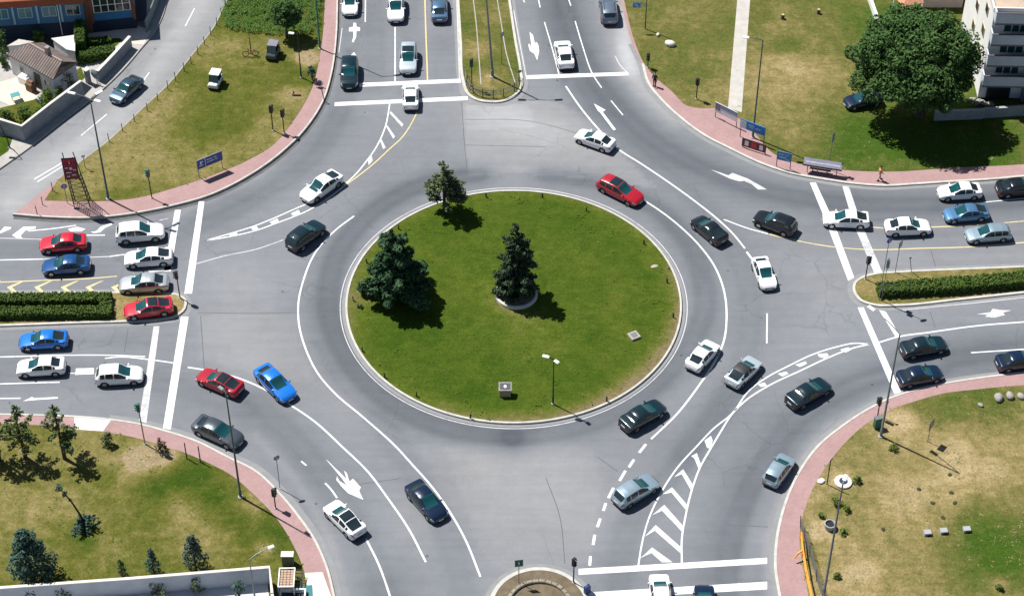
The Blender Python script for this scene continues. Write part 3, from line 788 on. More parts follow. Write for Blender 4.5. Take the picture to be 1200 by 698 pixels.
KINDS_CAR = {
 'saloon': dict(a=2.28, W=.90, zf=.20, zb=[(-2.28, .52), (-2.25, .80), (-2.14, .98), (-1.8, 1.03), (-.5, .97), (1.05, .92), (1.6, .84), (2.0, .74), (2.2, .60), (2.28, .44)],
    roof=[(-1.92, 1.02), (-1.5, 1.21), (-1.08, 1.385), (-.7, 1.45), (-.2, 1.465), (.12, 1.43), (.45, 1.27), (1.16, .93)], wh=(-1.36, 1.40), r=.325, ws=(.10, 1.10), rw=(-1.80, -1.06), sg=(-1.42, .74), pil=(-.36, -1.18)),
 'liftback': dict(a=2.34, W=.915, zf=.19, zb=[(-2.34, .52), (-2.31, .82), (-2.24, 1.02), (-2.0, 1.06), (-.5, .97), (1.1, .90), (1.65, .83), (2.05, .73), (2.26, .59), (2.34, .43)],
    roof=[(-2.16, 1.06), (-1.6, 1.22), (-1.1, 1.36), (-.6, 1.43), (-.15, 1.445), (.15, 1.41), (.5, 1.24), (1.22, .91)], wh=(-1.40, 1.46), r=.345, ws=(.14, 1.16), rw=(-2.0, -1.0), sg=(-1.55, .78), pil=(-.34, -1.24)),
 'hatchback': dict(a=2.06, W=.88, zf=.20, zb=[(-2.06, .5), (-2.03, .78), (-1.96, .95), (-1.4, .99), (.8, .94), (1.45, .83), (1.8, .72), (2.0, .58), (2.06, .44)],
    roof=[(-1.99, .97), (-1.82, 1.22), (-1.60, 1.43), (-1.1, 1.50), (-.3, 1.515), (.0, 1.48), (.33, 1.32), (1.04, .94)], wh=(-1.26, 1.27), r=.315, ws=(.02, .98), rw=(-1.95, -1.64), sg=(-1.55, .66), pil=(-.38, -1.12)),
 'suv': dict(a=2.22, W=.92, zf=.27, zb=[(-2.22, .6), (-2.2, .95), (-2.12, 1.08), (-1.6, 1.10), (.9, 1.04), (1.6, .95), (2.0, .85), (2.17, .72), (2.22, .55)],
    roof=[(-2.15, 1.09), (-2.0, 1.36), (-1.82, 1.57), (-1.3, 1.66), (-.3, 1.67), (.0, 1.62), (.33, 1.46), (1.02, 1.05)], wh=(-1.33, 1.36), r=.36, ws=(.03, .97), rw=(-2.1, -1.84), sg=(-1.75, .66), pil=(-.40, -1.18)),
 'estate': dict(a=2.36, W=.91, zf=.21, zb=[(-2.36, .52), (-2.33, .8), (-2.24, .98), (-1.6, 1.01), (.95, .93), (1.65, .82), (2.1, .70), (2.3, .57), (2.36, .44)],
    roof=[(-2.26, .99), (-2.06, 1.25), (-1.86, 1.42), (-1.3, 1.50), (-.3, 1.51), (.05, 1.46), (.4, 1.28), (1.12, .93)], wh=(-1.40, 1.46), r=.33, ws=(.06, 1.06), rw=(-2.2, -1.88), sg=(-1.8, .70), pil=(-.38, -1.16)),
}
def interp(tab, x):
    xs = [t[0] for t in tab]; ys = [t[1] for t in tab]
    return float(np.interp(x, xs, ys))
_cache = {}
def car_meshes(kind, sunroof, darkroof):
    key = (kind, sunroof, darkroof)
    if key in _cache: return _cache[key]
    K = KINDS_CAR[kind]; a, W, zf = K['a'], K['W'], K['zf']
    xs = set(np.linspace(-a, a, 61).round(4).tolist())
    for w in K['wh']:
        for t in np.linspace(-1, 1, 13): xs.add(round(w + (K['r'] + .07) * math.sin(t * PI / 2), 4))
    for x in (*K['ws'], *K['rw'], *K['sg']): xs.add(round(x, 4))
    for p in K['pil']: xs.add(round(p - .04, 4)); xs.add(round(p + .04, 4))
    xs = sorted(xs)
    keep = [xs[0]]
    for x in xs[1:]:
        if x - keep[-1] > .012: keep.append(x)
    xs = keep
    def sm(tab, x, w=.07): return sum(interp(tab, x + d) * g for d, g in ((-w, .25), (0, .5), (w, .25)))
    rows = []
    for x in xs:
        u = abs(x) / a
        edge = max(0, (a - abs(x)))
        w = W * (1 - .045 * u ** 3)
        rad = .62 if x > 0 else .45
        if edge < rad: w -= (.36 if x > 0 else .24) * (1 - math.sqrt(max(0, 1 - ((rad - edge) / rad) ** 2)))
        zb = sm(K['zb'], x, .04)
        rl, rh = K['roof'][0][0], K['roof'][-1][0]
        zr = max(zb, sm(K['roof'], x, .06)) if rl < x < rh else zb
        h = zr - zb; t = min(1, h / .42)
        zlo = zf + (.10 * max(0, (u - .9) / .1))
        wr = W * (.77 if kind == 'suv' else .735)
        def L(p, q): return p + (q - p) * t
        cy = .035
        pts = [(0, zlo), (w * .86, zlo), (w * .965, zlo + .10), (w, max(zlo + .2, .55 * zb + .02)), (w * .985, zb - .13), (w * .94, zb),
               (L(w * .80, w * .94 - (w * .94 - wr) * .5), zb + L(cy * .36, h * .56)), (L(w * .70, wr), zb + L(cy * .5, h - .06)),
               (L(w * .58, wr * .88), zb + L(cy * .75, h - .014)), (0, zb + L(cy, h + .012))]
        rr = K['r'] + .065
        for wc in K['wh']:
            if abs(x - wc) < rr:
                ah = K['r'] + math.sqrt(rr * rr - (x - wc) ** 2)
                pts = [(y, max(z, min(ah, zb - .10))) if i <= 3 else (y, z) for i, (y, z) in enumerate(pts)]
        # keep the flank ordered
        q = list(pts)
        for i in range(1, 6):
            if q[i][1] < q[i - 1][1] + .004 and i >= 2: q[i] = (q[i][0], q[i - 1][1] + .004)
        rows.append(q)
    parts = {k: MB() for k in ('body', 'windscreen', 'rear_window', 'side_window_a', 'side_window_b', 'headlight_a', 'headlight_b', 'tail_light_a', 'tail_light_b', 'sunroof', 'roof')}
    for sgn in (1, -1):
        sfx = 'a' if sgn > 0 else 'b'
        for i in range(len(xs) - 1):
            xm = (xs[i] + xs[i + 1]) / 2
            for s in range(9):
                P = [(xs[i], sgn * rows[i][s][0], rows[i][s][1]), (xs[i + 1], sgn * rows[i + 1][s][0], rows[i + 1][s][1]),
                     (xs[i + 1], sgn * rows[i + 1][s + 1][0], rows[i + 1][s + 1][1]), (xs[i], sgn * rows[i][s + 1][0], rows[i][s + 1][1])]
                f = (0, 1, 2, 3) if sgn < 0 else (3, 2, 1, 0)
                part = 'body'; mi = 1 if s in (0, 1) else 0
                if s in (5, 6) and K['sg'][0] < xm < K['sg'][1] and not any(abs(xm - p) < .04 for p in K['pil']): part = 'side_window_' + sfx
                elif s == 8 and K['ws'][0] < xm < K['ws'][1]: part = 'windscreen'
                elif s == 8 and K['rw'][0] < xm < K['rw'][1]: part = 'rear_window'
                elif s == 4 and a - .40 < xm < a - .06: part = 'headlight_' + sfx
                elif s == 4 and -a + .02 < xm < -a + .24: part = 'tail_light_' + sfx
                elif s == 8 and sunroof and -.95 < xm < .0: part = 'sunroof'
                elif s >= 7 and darkroof and K['rw'][1] < xm < K['ws'][0]: part = 'roof'
                parts[part].add(P, [f], mi if part == 'body' else 0)
    for i, rev in ((0, 1), (len(xs) - 1, 0)):
        ring = [(xs[i], y, z) for y, z in rows[i]] + [(xs[i], -y, z) for y, z in rows[i][-2:0:-1]]
        parts['body'].add(ring, [tuple(range(len(ring)))[::(1 if rev else -1)]])
    out = {}
    for k, mb in parts.items():
        if not mb.f: continue
        me = bpy.data.meshes.new(k); me.from_pydata(mb.v, [], mb.f); me.update()
        me.polygons.foreach_set('material_index', mb.mi)
        bm = bmesh.new(); bm.from_mesh(me); bmesh.ops.remove_doubles(bm, verts=bm.verts, dist=.001)
        bmesh.ops.recalc_face_normals(bm, faces=bm.faces)
        # outward check
        if k != 'body':
            cen = Vector((0, 0, .8)); s_ = sum(f.normal.dot(f.calc_center_median() - cen) for f in bm.faces)
            if s_ < 0: bmesh.ops.reverse_faces(bm, faces=bm.faces)
        bm.to_mesh(me); bm.free()
        me.shade_smooth(); me.set_sharp_from_angle(angle=math.radians(38))
        out[k] = me
    # wheels
    r = K['r']
    ty = MB(); n = 20
    prof = [(r * .62, -.10), (r * .93, -.105), (r, -.07), (r, .07), (r * .93, .105), (r * .62, .10)]
    v = []; f = []
    for (q, y) in prof:
        for k in range(n): v.append((q * math.cos(2 * PI * k / n), y, q * math.sin(2 * PI * k / n)))
    for i in range(len(prof) - 1):
        for k in range(n): f.append((i * n + k, (i + 1) * n + k, (i + 1) * n + (k + 1) % n, i * n + (k + 1) % n))
    me = bpy.data.meshes.new('wheel'); me.from_pydata(v, [], f); me.update(); me.materials.append(TYRE); me.shade_smooth(); me.set_sharp_from_angle(angle=math.radians(40)); out['wheel'] = me
    rm = MB()
    ro = r * .64
    for sy in (.085,):
        cx = [(0, sy, 0)]; ns = 10
        rm.add([(ro * math.cos(2 * PI * k / 20), sy - .03, ro * math.sin(2 * PI * k / 20)) for k in range(20)], [tuple(range(20))])
        for k in range(5):
            t = 2 * PI * k / 5
            d = Vector((math.cos(t), 0, math.sin(t))); e = Vector((-d.z, 0, d.x))
            rm.add([d * .03 + e * .05 + Vector((0, sy, 0)), d * ro + e * .075 + Vector((0, sy, 0)), d * ro - e * .075 + Vector((0, sy, 0)), d * .03 - e * .05 + Vector((0, sy, 0))], [(0, 1, 2, 3)], 1)
    me = bpy.data.meshes.new('rim'); me.from_pydata([tuple(x) for x in rm.v], [], rm.f); me.update(); me.polygons.foreach_set('material_index', rm.mi); me.materials.append(RIM_D); me.materials.append(RIM); out['rim'] = me
    zz = interp(K['zb'], .75)
    mm = MB(); mm.box((0, 0, 0), (.13, .24, .13), bev=.04); me = bpy.data.meshes.new('mirror'); me.from_pydata(mm.v, [], mm.f); me.update(); out['mirror'] = me
    g = MB(); g.box((a - .005, 0, .46), (.05, W * 1.02, .17), bev=.015); me = bpy.data.meshes.new('grille'); me.from_pydata(g.v, [], g.f); me.update(); me.materials.append(TRIM); out['grille'] = me
    g = MB(); g.box((0, 0, 0), (.02, .5, .11)); me = bpy.data.meshes.new('number_plate'); me.from_pydata(g.v, [], g.f); me.update(); me.materials.append(PLATE); out['number_plate'] = me
    g = MB(); g.box((-a + .02, 0, .36), (.10, W * 1.45, .16), bev=.03); me = bpy.data.meshes.new('rear_bumper'); me.from_pydata(g.v, [], g.f); me.update(); me.materials.append(TRIM); out['rear_bumper'] = me
    g = MB()
    for s in (1, -1): g.tube([(-1.5, s * W * .60, 1.67), (-1.3, s * W * .61, 1.72), (-.2, s * W * .61, 1.73), (0, s * W * .60, 1.66)], .022, 6)
    me = bpy.data.meshes.new('roof_rails'); me.from_pydata([tuple(p) for p in g.v], [], g.f); me.update(); out['roof_rails'] = me
    for k, m_ in (('windscreen', GLASS), ('rear_window', GLASS_D), ('side_window_a', GLASS_D), ('side_window_b', GLASS_D), ('headlight_a', HEADL), ('headlight_b', HEADL), ('tail_light_a', TAILL), ('tail_light_b', TAILL), ('sunroof', GLASS_D), ('roof', TRIM)):
        if k in out: out[k].materials.append(m_)
    out['body'].materials.append(None); out['body'].materials.append(TRIM); out['mirror'].materials.append(None)
    _cache[key] = out
    return out

def paint(name, c, rough=.28, metal=.0, coat=.6): return mat('paint_' + name, c, rough, metal, .5, coat)
PAINT = dict(white=paint('white', (.78, .78, .79)), pearl=paint('pearl_white', (.70, .73, .74)), black=paint('black', (.008, .011, .014), .22), darkteal=paint('dark_teal', (.006, .022, .030), .25, .2),
    navy=paint('navy', (.006, .018, .045), .25, .2), slate=paint('slate_blue', (.045, .085, .125), .3, .5), steel=paint('steel_blue', (.10, .19, .31), .3, .5), skyblue=paint('sky_blue', (.11, .25, .44), .3, .5),
    blue=paint('bright_blue', (.008, .16, .58), .28, .1), royal=paint('dark_blue', (.008, .065, .21), .28, .2), red=paint('red', (.50, .012, .032), .28), crimson=paint('crimson', (.38, .010, .022), .28, .1), silver=paint('silver', (.46, .49, .51), .32, .5),
    palesilver=paint('pale_silver_blue', (.50, .58, .62), .32, .4), grey=paint('dark_grey', (.075, .095, .11), .32, .5), greyblue=paint('grey_blue', (.16, .20, .26), .32, .5), paleblue=paint('pale_blue_grey', (.32, .42, .48), .32, .5))

def car(kind, color, front, rear, label, sunroof=False, darkroof=False, rails=False, scale=1.0, z0=0.0, group='cars on the roads round the roundabout'):
    K = KINDS_CAR[kind]; M = car_meshes(kind, sunroof, darkroof)
    f, r = G(*front, .6 + z0), G(*rear, .6 + z0)
    c = (f + r) / 2; d = f - r
    nm = {'saloon': 'saloon_car', 'liftback': 'saloon_car', 'hatchback': 'hatchback_car', 'suv': 'suv_car', 'estate': 'estate_car'}[kind]
    t = thing(nm, label, 'car', (c.x, c.y, z0 + .006), math.atan2(d.y, d.x), group)
    L = math.hypot(d.x, d.y)
    s = min(1.06, max(.90, L / (2 * K['a']))) * scale
    t.scale = (s, min(1.03, max(.95, s)), min(1.02, max(.97, s)))
    P = PAINT[color]
    def put(key, name, loc=(0, 0, 0), rz=0, parent=t, painted=False):
        o = bpy.data.objects.new(name, M[key]); COL.objects.link(o); o.parent = parent; o.location = loc; o.rotation_euler = (0, 0, rz)
        if painted: o.material_slots[0].link = 'OBJECT'; o.material_slots[0].material = P
        return o
    put('body', 'body', painted=True)
    put('windscreen', 'windscreen'); put('rear_window', 'rear_window'); put('side_window_a', 'side_window'); put('side_window_b', 'side_window')
    for q in ('a', 'b'): put('headlight_' + q, 'headlight'); put('tail_light_' + q, 'tail_light')
    if sunroof: put('sunroof', 'sunroof')
    if darkroof: put('roof', 'roof')
    if rails:
        o = put('roof_rails', 'roof_rails'); o.location = (0, 0, 0)
        if not o.data.materials: o.data.materials.append(TRIM)
    for wx in K['wh']:
        for sy in (1, -1):
            w = put('wheel', 'wheel', (wx, sy * (K['W'] - .115), K['r']), 0 if sy > 0 else PI)
            put('rim', 'rim', parent=w)
    zz = interp(K['zb'], .72)
    for sy in (1, -1): put('mirror', 'mirror', (K['ws'][1] - .20, sy * (K['W'] + .005), zz + .05), 0, painted=True)
    put('grille', 'grille'); put('rear_bumper', 'rear_bumper')
    put('number_plate', 'number_plate', (K['a'] + .025, 0, .42)); put('number_plate', 'number_plate', (-K['a'] - .015, 0, .68))
    return t

car('saloon', 'slate', (133, 118), (163, 92), 'slate blue saloon driving along the side street past the tiled house')
car('hatchback', 'white', (410, 20), (410, -14), 'white hatchback cut by the top edge in the lane beside the pink pavement')
car('suv', 'white', (464, 27), (463.5, -7), 'white SUV next in line behind the pale SUV near the yellow lane line')
car('saloon', 'steel', (514, -8), (515, 27), 'steel blue saloon alone beside the grassy median with the tall poles')
car('suv', 'palesilver', (478, 85), (479, 55), 'pale silver blue SUV with sunroof stopping just short of the double stop lines', sunroof=True)
car('suv', 'darkteal', (409, 102), (410, 71), 'near black SUV stopped at the stop line next to the pink pavement')
car('saloon', 'white', (481, 98), (481, 127), 'small white saloon standing between the two stop lines under the yellow line')
car('suv', 'greyblue', (711, -4), (715, 28), 'grey blue SUV on the dusty road edge beside the hanging blue sign', rails=True)
car('saloon', 'white', (658, 48), (664, 79), 'white saloon leaving beside the branching white arrow, just past the single stop line')
car('saloon', 'white', (675, 156), (719, 172), 'white saloon with dark windows turning just above the red estate')
car('saloon', 'navy', (995, 120), (1028, 114), 'dark blue car parked on the grass under the edge of the huge broadleaf tree', z0=.13, group='cars parked off the road')
car('saloon', 'red', (46, 287), (102, 283), 'bright red saloon queuing above the dark blue one near the lattice tower shadow')
car('saloon', 'royal', (49, 313), (106, 309), 'dark blue saloon queuing directly below the bright red saloon')
car('suv', 'white', (193, 271), (136, 276), 'white SUV waiting nearest the pink kerb by the lattice sign tower')
car('liftback', 'white', (145, 304), (203, 300), 'white saloon queuing between the white SUV and the silver saloon')
car('saloon', 'silver', (139, 334), (198, 331), 'silver saloon over the yellow hatching beside the clipped hedge median')
car('liftback', 'red', (145, 365), (203, 357), 'red saloon with dark roof window standing on the bare tip of the hedge median', sunroof=True, z0=.13)
car('liftback', 'white', (356, 233), (397, 205), 'white saloon driving over the narrow hatched wedge beyond the blue direction sign')
car('suv', 'darkteal', (377, 262), (340, 290), 'dark teal SUV on the ring between the hatched wedge and the big pine')
car('estate', 'crimson', (752, 236), (702, 211), 'crimson estate car with glass roof panel passing the lawn of the round island', sunroof=True)
car('liftback', 'black', (814, 255), (848, 283), 'black saloon on the ring between the crimson estate and a white saloon')
car('saloon', 'white', (902, 337), (889, 303), 'white saloon with teal windscreen driving towards the viewer beside a short lane dash')
car('suv', 'black', (884, 253), (932, 270), 'black SUV turning out alone below the roadside advertising boards')
car('liftback', 'white', (964, 256), (1019, 258), 'white saloon stopped across the first of the two slanting stop lines')
car('saloon', 'white', (1091, 265), (1037, 267), 'white saloon between the yellow lines, nose towards the blue saloon')
car('saloon', 'white', (1099, 226), (1150, 223), 'white saloon hugging the pink kerb in the shade end of the big tree')
car('liftback', 'skyblue', (1106, 252), (1158, 248), 'metallic sky blue saloon queuing between a white saloon and a grey blue estate')
car('estate', 'paleblue', (1131, 276), (1185, 272), 'pale grey blue estate car queuing below the sky blue saloon', scale=.97)
car('saloon', 'black', (1222, 218), (1168, 222), 'black car cut by the picture edge beside the pink pavement and tree shade')
car('liftback', 'blue', (22, 400), (80, 397), 'bright blue saloon just below the clipped hedge of the median')
car('saloon', 'white', (19, 431), (77, 428), 'white saloon directly below the bright blue saloon')
car('hatchback', 'white', (168, 438), (112, 441), 'white hatchback pulling up to the stop line with its nose on the faded bar')
car('liftback', 'crimson', (233, 437), (282, 458), 'crimson saloon with sunroof behind the thin street lamp head', sunroof=True)
car('saloon', 'grey', (282, 518), (229, 494), 'dark grey saloon driving close along the kerb by the thin street lamp')
car('saloon', 'blue', (341, 467), (304, 431), 'bright blue saloon crossing the white lane line near the ring')
car('saloon', 'white', (836, 402), (811, 430), 'white saloon on the inner lane of the ring beside the island kerb')
car('liftback', 'palesilver', (887, 420), (856, 450), 'pale silver saloon with black roof near the tip of the chevron hatching', darkroof=True)
car('saloon', 'darkteal', (777, 473), (730, 500), 'dark teal saloon on the ring close to the double headed lamp')
car('liftback', 'darkteal', (970, 447), (925, 473), 'very dark saloon alone on the slip lane next to the chevron hatching')
car('saloon', 'darkteal', (1109, 401), (1056, 411), 'dark teal saloon beside the tall lamp, farther from the pink kerb of the pair')
car('saloon', 'navy', (1104, 435), (1052, 445), 'navy saloon at the stop line, nearer to the pink kerb of the pair')
car('saloon', 'navy', (1222, 419), (1168, 426), 'dark navy car cut by the picture edge behind the stopped pair')
car('liftback', 'white', (385, 589), (422, 626), 'white saloon with glass roof panel next to the white forked arrow', sunroof=True)
car('saloon', 'navy', (517, 607), (482, 567), 'dark navy saloon driving between two long curved white lines')
car('hatchback', 'paleblue', (769, 560), (721, 589), 'silver blue hatchback between the dashed line and the chevrons')
car('saloon', 'white', (772, 676), (776, 714), 'white saloon at the bottom edge between the two stop lines')
car('saloon', 'navy', (825, 690), (827, 726), 'dark navy car mostly cut off at the bottom edge beside the white saloon')
car('hatchback', 'paleblue', (925, 533), (901, 567), 'silver blue hatchback alone beside the curving pink pavement')

# two little covered buggies on the north west grass
def buggy(color, front, rear, label, roofm):
    f, r = G(*front, .5), G(*rear, .5); c = (f + r) / 2; d = f - r
    t = thing('covered_buggy', label, 'buggy', (c.x, c.y, .135), math.atan2(d.y, d.x), 'small buggies parked on the grass')
    b = MB(); b.box((0, 0, .42), (2.0, 1.1, .42), bev=.1); b.box((.82, 0, .66), (.42, 1.0, .2), bev=.08); b.box((-.85, 0, .72), (.3, 1.0, .3), bev=.06); b.build('body', PAINT[color], t, smooth=35)
    b = MB(); b.box((-.28, 0, 1.52), (1.15, 1.1, .09), bev=.035); b.build('roof', roofm, t, smooth=35)
    b = MB()
    for x, y in ((-.82, .48), (-.82, -.48), (.30, .48), (.30, -.48)): b.tube([(x + (.3 if x > 0 else 0), y, .66), (x, y, 1.5)], .025, 6)
    b.build('roof_post', TRIM, t)
    b = MB(); b.add([(.58, -.46, .74), (.58, .46, .74), (.32, .46, 1.46), (.32, -.46, 1.46)], [(0, 1, 2, 3)]); b.build('windscreen', GLASS, t)
    b = MB(); b.box((-.35, 0, .72), (.5, .95, .2), bev=.05); b.box((-.6, 0, .95), (.12, .95, .4), bev=.04); b.build('seat', TRIM, t)
    for x in (-.62, .66):
        for s in (1, -1):
            b = MB(); b.tube([(x, s * .44, .24), (x, s * .57, .24)], .24, 14); w = b.build('wheel', TYRE, t)
            b = MB(); b.tube([(x, s * .57, .24), (x, s * .58, .24)], .13, 10); b.build('rim', RIM, w)
buggy('white', (248, 105), (257, 88), 'tiny white roofed buggy alone on the grass by the post fence', M_WHITE)
buggy('grey', (317, 69), (323, 56), 'tiny dark buggy with a grey violet roof beside the old bicycle', M_PURPLE)

def bicycle(px, py, rz, label):
    g = G(px, py, .13); t = thing('bicycle', label, 'bicycle', (g.x, g.y, .13), rz)
    for x in (-.52, .52):
        b = MB(); n = 18
        v = []; f = []
        for k in range(n):
            a = 2 * PI * k / n
            for q in (.30, .36): 
                for y in (-.02, .02): v.append((x + q * math.cos(a), y, .36 + q * math.sin(a)))
        for k in range(n):
            j = (k + 1) % n
            for u, w in ((0, 1), (1, 3), (3, 2), (2, 0)): f.append((4 * k + u, 4 * k + w, 4 * j + w, 4 * j + u))
        w = mesh_obj('wheel', v, f, TYRE, t)
        b = MB()
        for k in range(8): b.tube([(x, 0, .36), (x + .31 * math.cos(k * PI / 4), 0, .36 + .31 * math.sin(k * PI / 4))], .007, 4)
        b.build('spokes', RIM, w)
    b = MB()
    for p, q in (((-.52, 0, .36), (-.08, 0, .32)), ((-.52, 0, .36), (-.2, 0, .82)), ((-.08, 0, .32), (-.22, 0, .9)), ((-.08, 0, .32), (.38, 0, .82)), ((-.2, 0, .8), (.38, 0, .84)), ((.38, 0, .9), (.52, 0, .36))): b.tube([p, q], .022, 6)
    b.build('frame', M_RED, t)
    b = MB(); b.box((-.23, 0, .94), (.26, .14, .06), bev=.02); b.build('saddle', TRIM, t)
    b = MB(); b.tube([(.3, -.28, .98), (.4, -.1, 1.0), (.4, .1, 1.0), (.3, .28, .98)], .016, 6); b.tube([(.38, 0, .88), (.4, 0, 1.0)], .018, 6); b.build('handlebar', M_GREY, t)
bicycle(294, 66, .1, 'old bicycle leaning by a dark stake on the grass')
g = G(294, 66); MBs = MB(); MBs.tube([(0, 0, 0), (.03, 0, 1.0), (.0, 0, 2.2)], [.07, .06, .04], 7)
tag(MBs.build('wooden_stake', WOOD_D, loc=(g.x, g.y + .25, .13), smooth=60), 'dark wooden stake standing behind the old bicycle', 'stake')

# ------------------------------------------------------------------ street lamps
def lamp(base, topy, label, arms, m=M_GREY, r=.11, z0=.13, headm=None, lean=(0, 0), plinth=False, group='street lamps'):
    g = G(*base, z0); h = hgt(*base, topy, z0)
    t = thing('street_lamp', label, 'street lamp', (g.x, g.y, z0), 0, group)
    b = MB(); b.tube([(0, 0, 0), (0, 0, .9), (0, 0, .92), (lean[0], lean[1], h)], [r * 1.25, r * 1.2, r, r * .55], 10); b.build('pole', m, t, smooth=50)
    b = MB(); b.lathe([(r * 2.2, 0), (r * 2.2, .08), (r * 1.5, .12)], n=12); b.build('base_plate', CONC_G, t)
    for (dx, dy, rise, L) in arms:
        e = Vector((lean[0] + dx, lean[1] + dy, h + rise)); s = Vector((lean[0], lean[1], h - .04))
        b = MB(); b.tube([s, s.lerp(e, .35) + Vector((0, 0, rise * .35)), s.lerp(e, .7) + Vector((0, 0, rise * .2)), e], [.05, .045, .04, .035], 8); arm = b.build('arm', m, t, smooth=50)
        d = Vector((dx, dy, 0)).normalized(); ang = math.atan2(d.y, d.x)
        b = MB(); b.box((0, 0, 0), (L, .32, .14), bev=.05); hd = b.build('lamp_head', headm or M_WHITE, arm, loc=e + d * L * .4, rotz=ang, smooth=40)
    return t
lamp((127, 233), 117, 'tall grey lamp post on the grass beside the lattice sign tower', [(-1.5, .5, .35, .8), (.55, .5, .3, .8), (.5, -.2, .1, .7)], M_POLE)
lamp((648, 473), 421, 'slim lamp post with two white heads standing on the round island', [(-.45, .15, .15, .62), (.10, -.10, -.02, .5)], M_DARK, r=.07, z0=.16, group='street lamps')
lamp((282, 582), 460, 'thin dark lamp post over the grey saloon by the pink pavement', [(-.25, .25, .1, .6)], M_POLE, r=.10, headm=M_GREY)
lamp((1032, 511), 391, 'tall lamp post whose bent arm reaches over the dark pair of cars', [(-1.9, 2.3, .5, .75)], M_GREY, r=.11)
lamp((965, 698), 566, 'tall lamp post rising from the bottom edge near the orange handrail', [(.12, .25, .1, .65)], M_GREY, r=.11)
lamp((882, 161), 47, 'tall green lamp post behind the blue and white banner stand', [(-1.4, .2, .15, .65)], M_POLE, r=.10)
lamp((353, 91), 41, 'short dark lamp post near the small dark tree on the verge', [(-.4, .1, .1, .6)], M_DARK, r=.07)
lamp((299, 702), 655, 'small grey lamp post inside the walled yard at the bottom', [(1.5, .8, .45, .5)], M_GREY, r=.07)
lamp((375, 57), -70, 'tall green lamp post at the pink pavement edge, top out of view', [(1.2, .3, .4, .8)], mat('teal_pole', (.03, .13, .11), .5), r=.09)
lamp((577, 90), -10, 'thick grey lamp post in the middle of the long grass median', [(1.6, .1, .4, .8), (-1.6, .1, .4, .8)], M_GREY, r=.13, lean=(-.6, 0))
lamp((11, 173), 128, 'thin dark lamp post at the yard corner beside the side street kerb', [(-.8, .1, .1, .6)], M_DARK, r=.06, lean=(-.9, 0))

# ------------------------------------------------------------------ traffic signals
def post(bx, by, ty, z0=.13):
    g = G(bx, by, z0); return g, hgt(bx, by, ty, z0)
def signal(base, topy, label, rz=0.0, m=M_DARK, lens=True, heads=1, col=M_DARK):
    g, h = post(*base, topy)
    t = thing('traffic_signal', label, 'traffic light', (g.x, g.y, .13), rz, 'traffic signals round the junction')
    b = MB(); b.tube([(0, 0, 0), (0, 0, h - .2)], [.06, .05], 8); b.build('pole', m, t, smooth=50)
    b = MB(); b.lathe([(.14, 0), (.14, .05), (.08, .08)], n=10); b.build('base_plate', CONC_G, t)
    for k in range(heads):
        y = 0 if heads == 1 else (.2 if k == 0 else -.2)
        zc = h - .45
        b = MB(); b.box((0, y, zc), (.26, .32, .95), bev=.04)
        hd = b.build('signal_head', col, t)
        for i, lm in enumerate((M_LENS_R, M_LENS_A, M_LENS_G)):
            b = MB(); zz = zc + .3 - .3 * i
            b.tube([(.13, y, zz), (.15, y, zz)], .10, 12); b.build('lens', lm, hd)
            b = MB(); n = 8
            v = []; f = []
            for q in range(n + 1):
                a_ = PI * q / n
                for xx in (.135, .30): v.append((xx, y + .125 * math.cos(a_), zz + .125 * math.sin(a_)))
            for q in range(n): f.append((2 * q, 2 * q + 1, 2 * q + 3, 2 * q + 2))
            b.add(v, f); b.build('visor', col, hd)
    return t
signal((320, 153), 124, 'dark traffic light nearer the blue direction sign, one of the twin posts', 1.0)
signal((333, 156), 129, 'dark traffic light of the twin posts nearer the pink pavement', 1.0)
signal((178, 232), 199, 'green backed traffic light on the pavement edge between the lattice tower and blue sign', 2.8, col=M_GREEN)
signal((211, 349), 318, 'dark traffic light on the bare tip of the hedge median above the red car', PI)
signal((1014, 327), 301, 'black traffic light at the tip of the median with the low hedge', .3)
signal((553, 103), 70, 'traffic light inside the railed tip of the long grass median', 1.3)
signal((759, 79), 63, 'dark traffic light where the pale kerb meets the pink pavement', -1.9)
signal((816, 116), 92, 'dark traffic light on the grass above the banner stands', -2.4)
signal((672, 682), 654, 'black traffic light at the rim of the round stone median', -.8)
signal((1028, 489), 466, 'dark traffic light on the pink pavement beside the tall bent lamp', 2.6)
signal((323, 595), 573, 'dark traffic light on the pink pavement near the white forked arrow', 1.0)
signal((170, 520), 473, 'tall traffic light leaning over the pink pavement by the pale sand patch', PI, M_GREY, col=M_GREEN)

# ------------------------------------------------------------------ signs and boards
def sign_on_posts(name, label, cat, base_a, base_b, z_lo, z_hi, face, marks=None, pm=M_GREY, group=None, th=.06, tilt=0.0, frame=None):
    """flat panel between two posts; base pixels give where the posts stand"""
    A, B = G(*base_a, .13), G(*base_b, .13)
    c = (A + B) / 2; d = B - A; L = math.hypot(d.x, d.y)
    t = thing(name, label, cat, (c.x, c.y, .13), math.atan2(d.y, d.x), group)
    for s in (-1, 1):
        b = MB(); b.tube([(s * L * .47, .07, 0), (s * L * .47, .07, z_hi - .02)], .04, 8); b.build('post', pm, t, smooth=50)
    b = MB(); b.box((0, 0, (z_lo + z_hi) / 2), (L, th, z_hi - z_lo), bev=.012); p = b.build('panel', face, t)
    if frame:
        b = MB(); zc = (z_lo + z_hi) / 2; hh = z_hi - z_lo
        for s in (-1, 1):
            b.box((0, -.012, zc + s * hh / 2), (L + .06, th + .03, .05)); b.box((s * L / 2, -.012, zc), (.05, th + .03, hh - .06))
        b.build('frame', frame, t)
    if marks:
        for m_, rects in marks:
            b = MB()
            for (u, v, w, h_) in rects:
                b.box((-L / 2 + u * L, -th / 2 - .008, z_lo + v * (z_hi - z_lo)), (w * L, .012, h_ * (z_hi - z_lo)))
            b.build('panel_marking', m_, p)
    return t
W_ = M_SIGNW
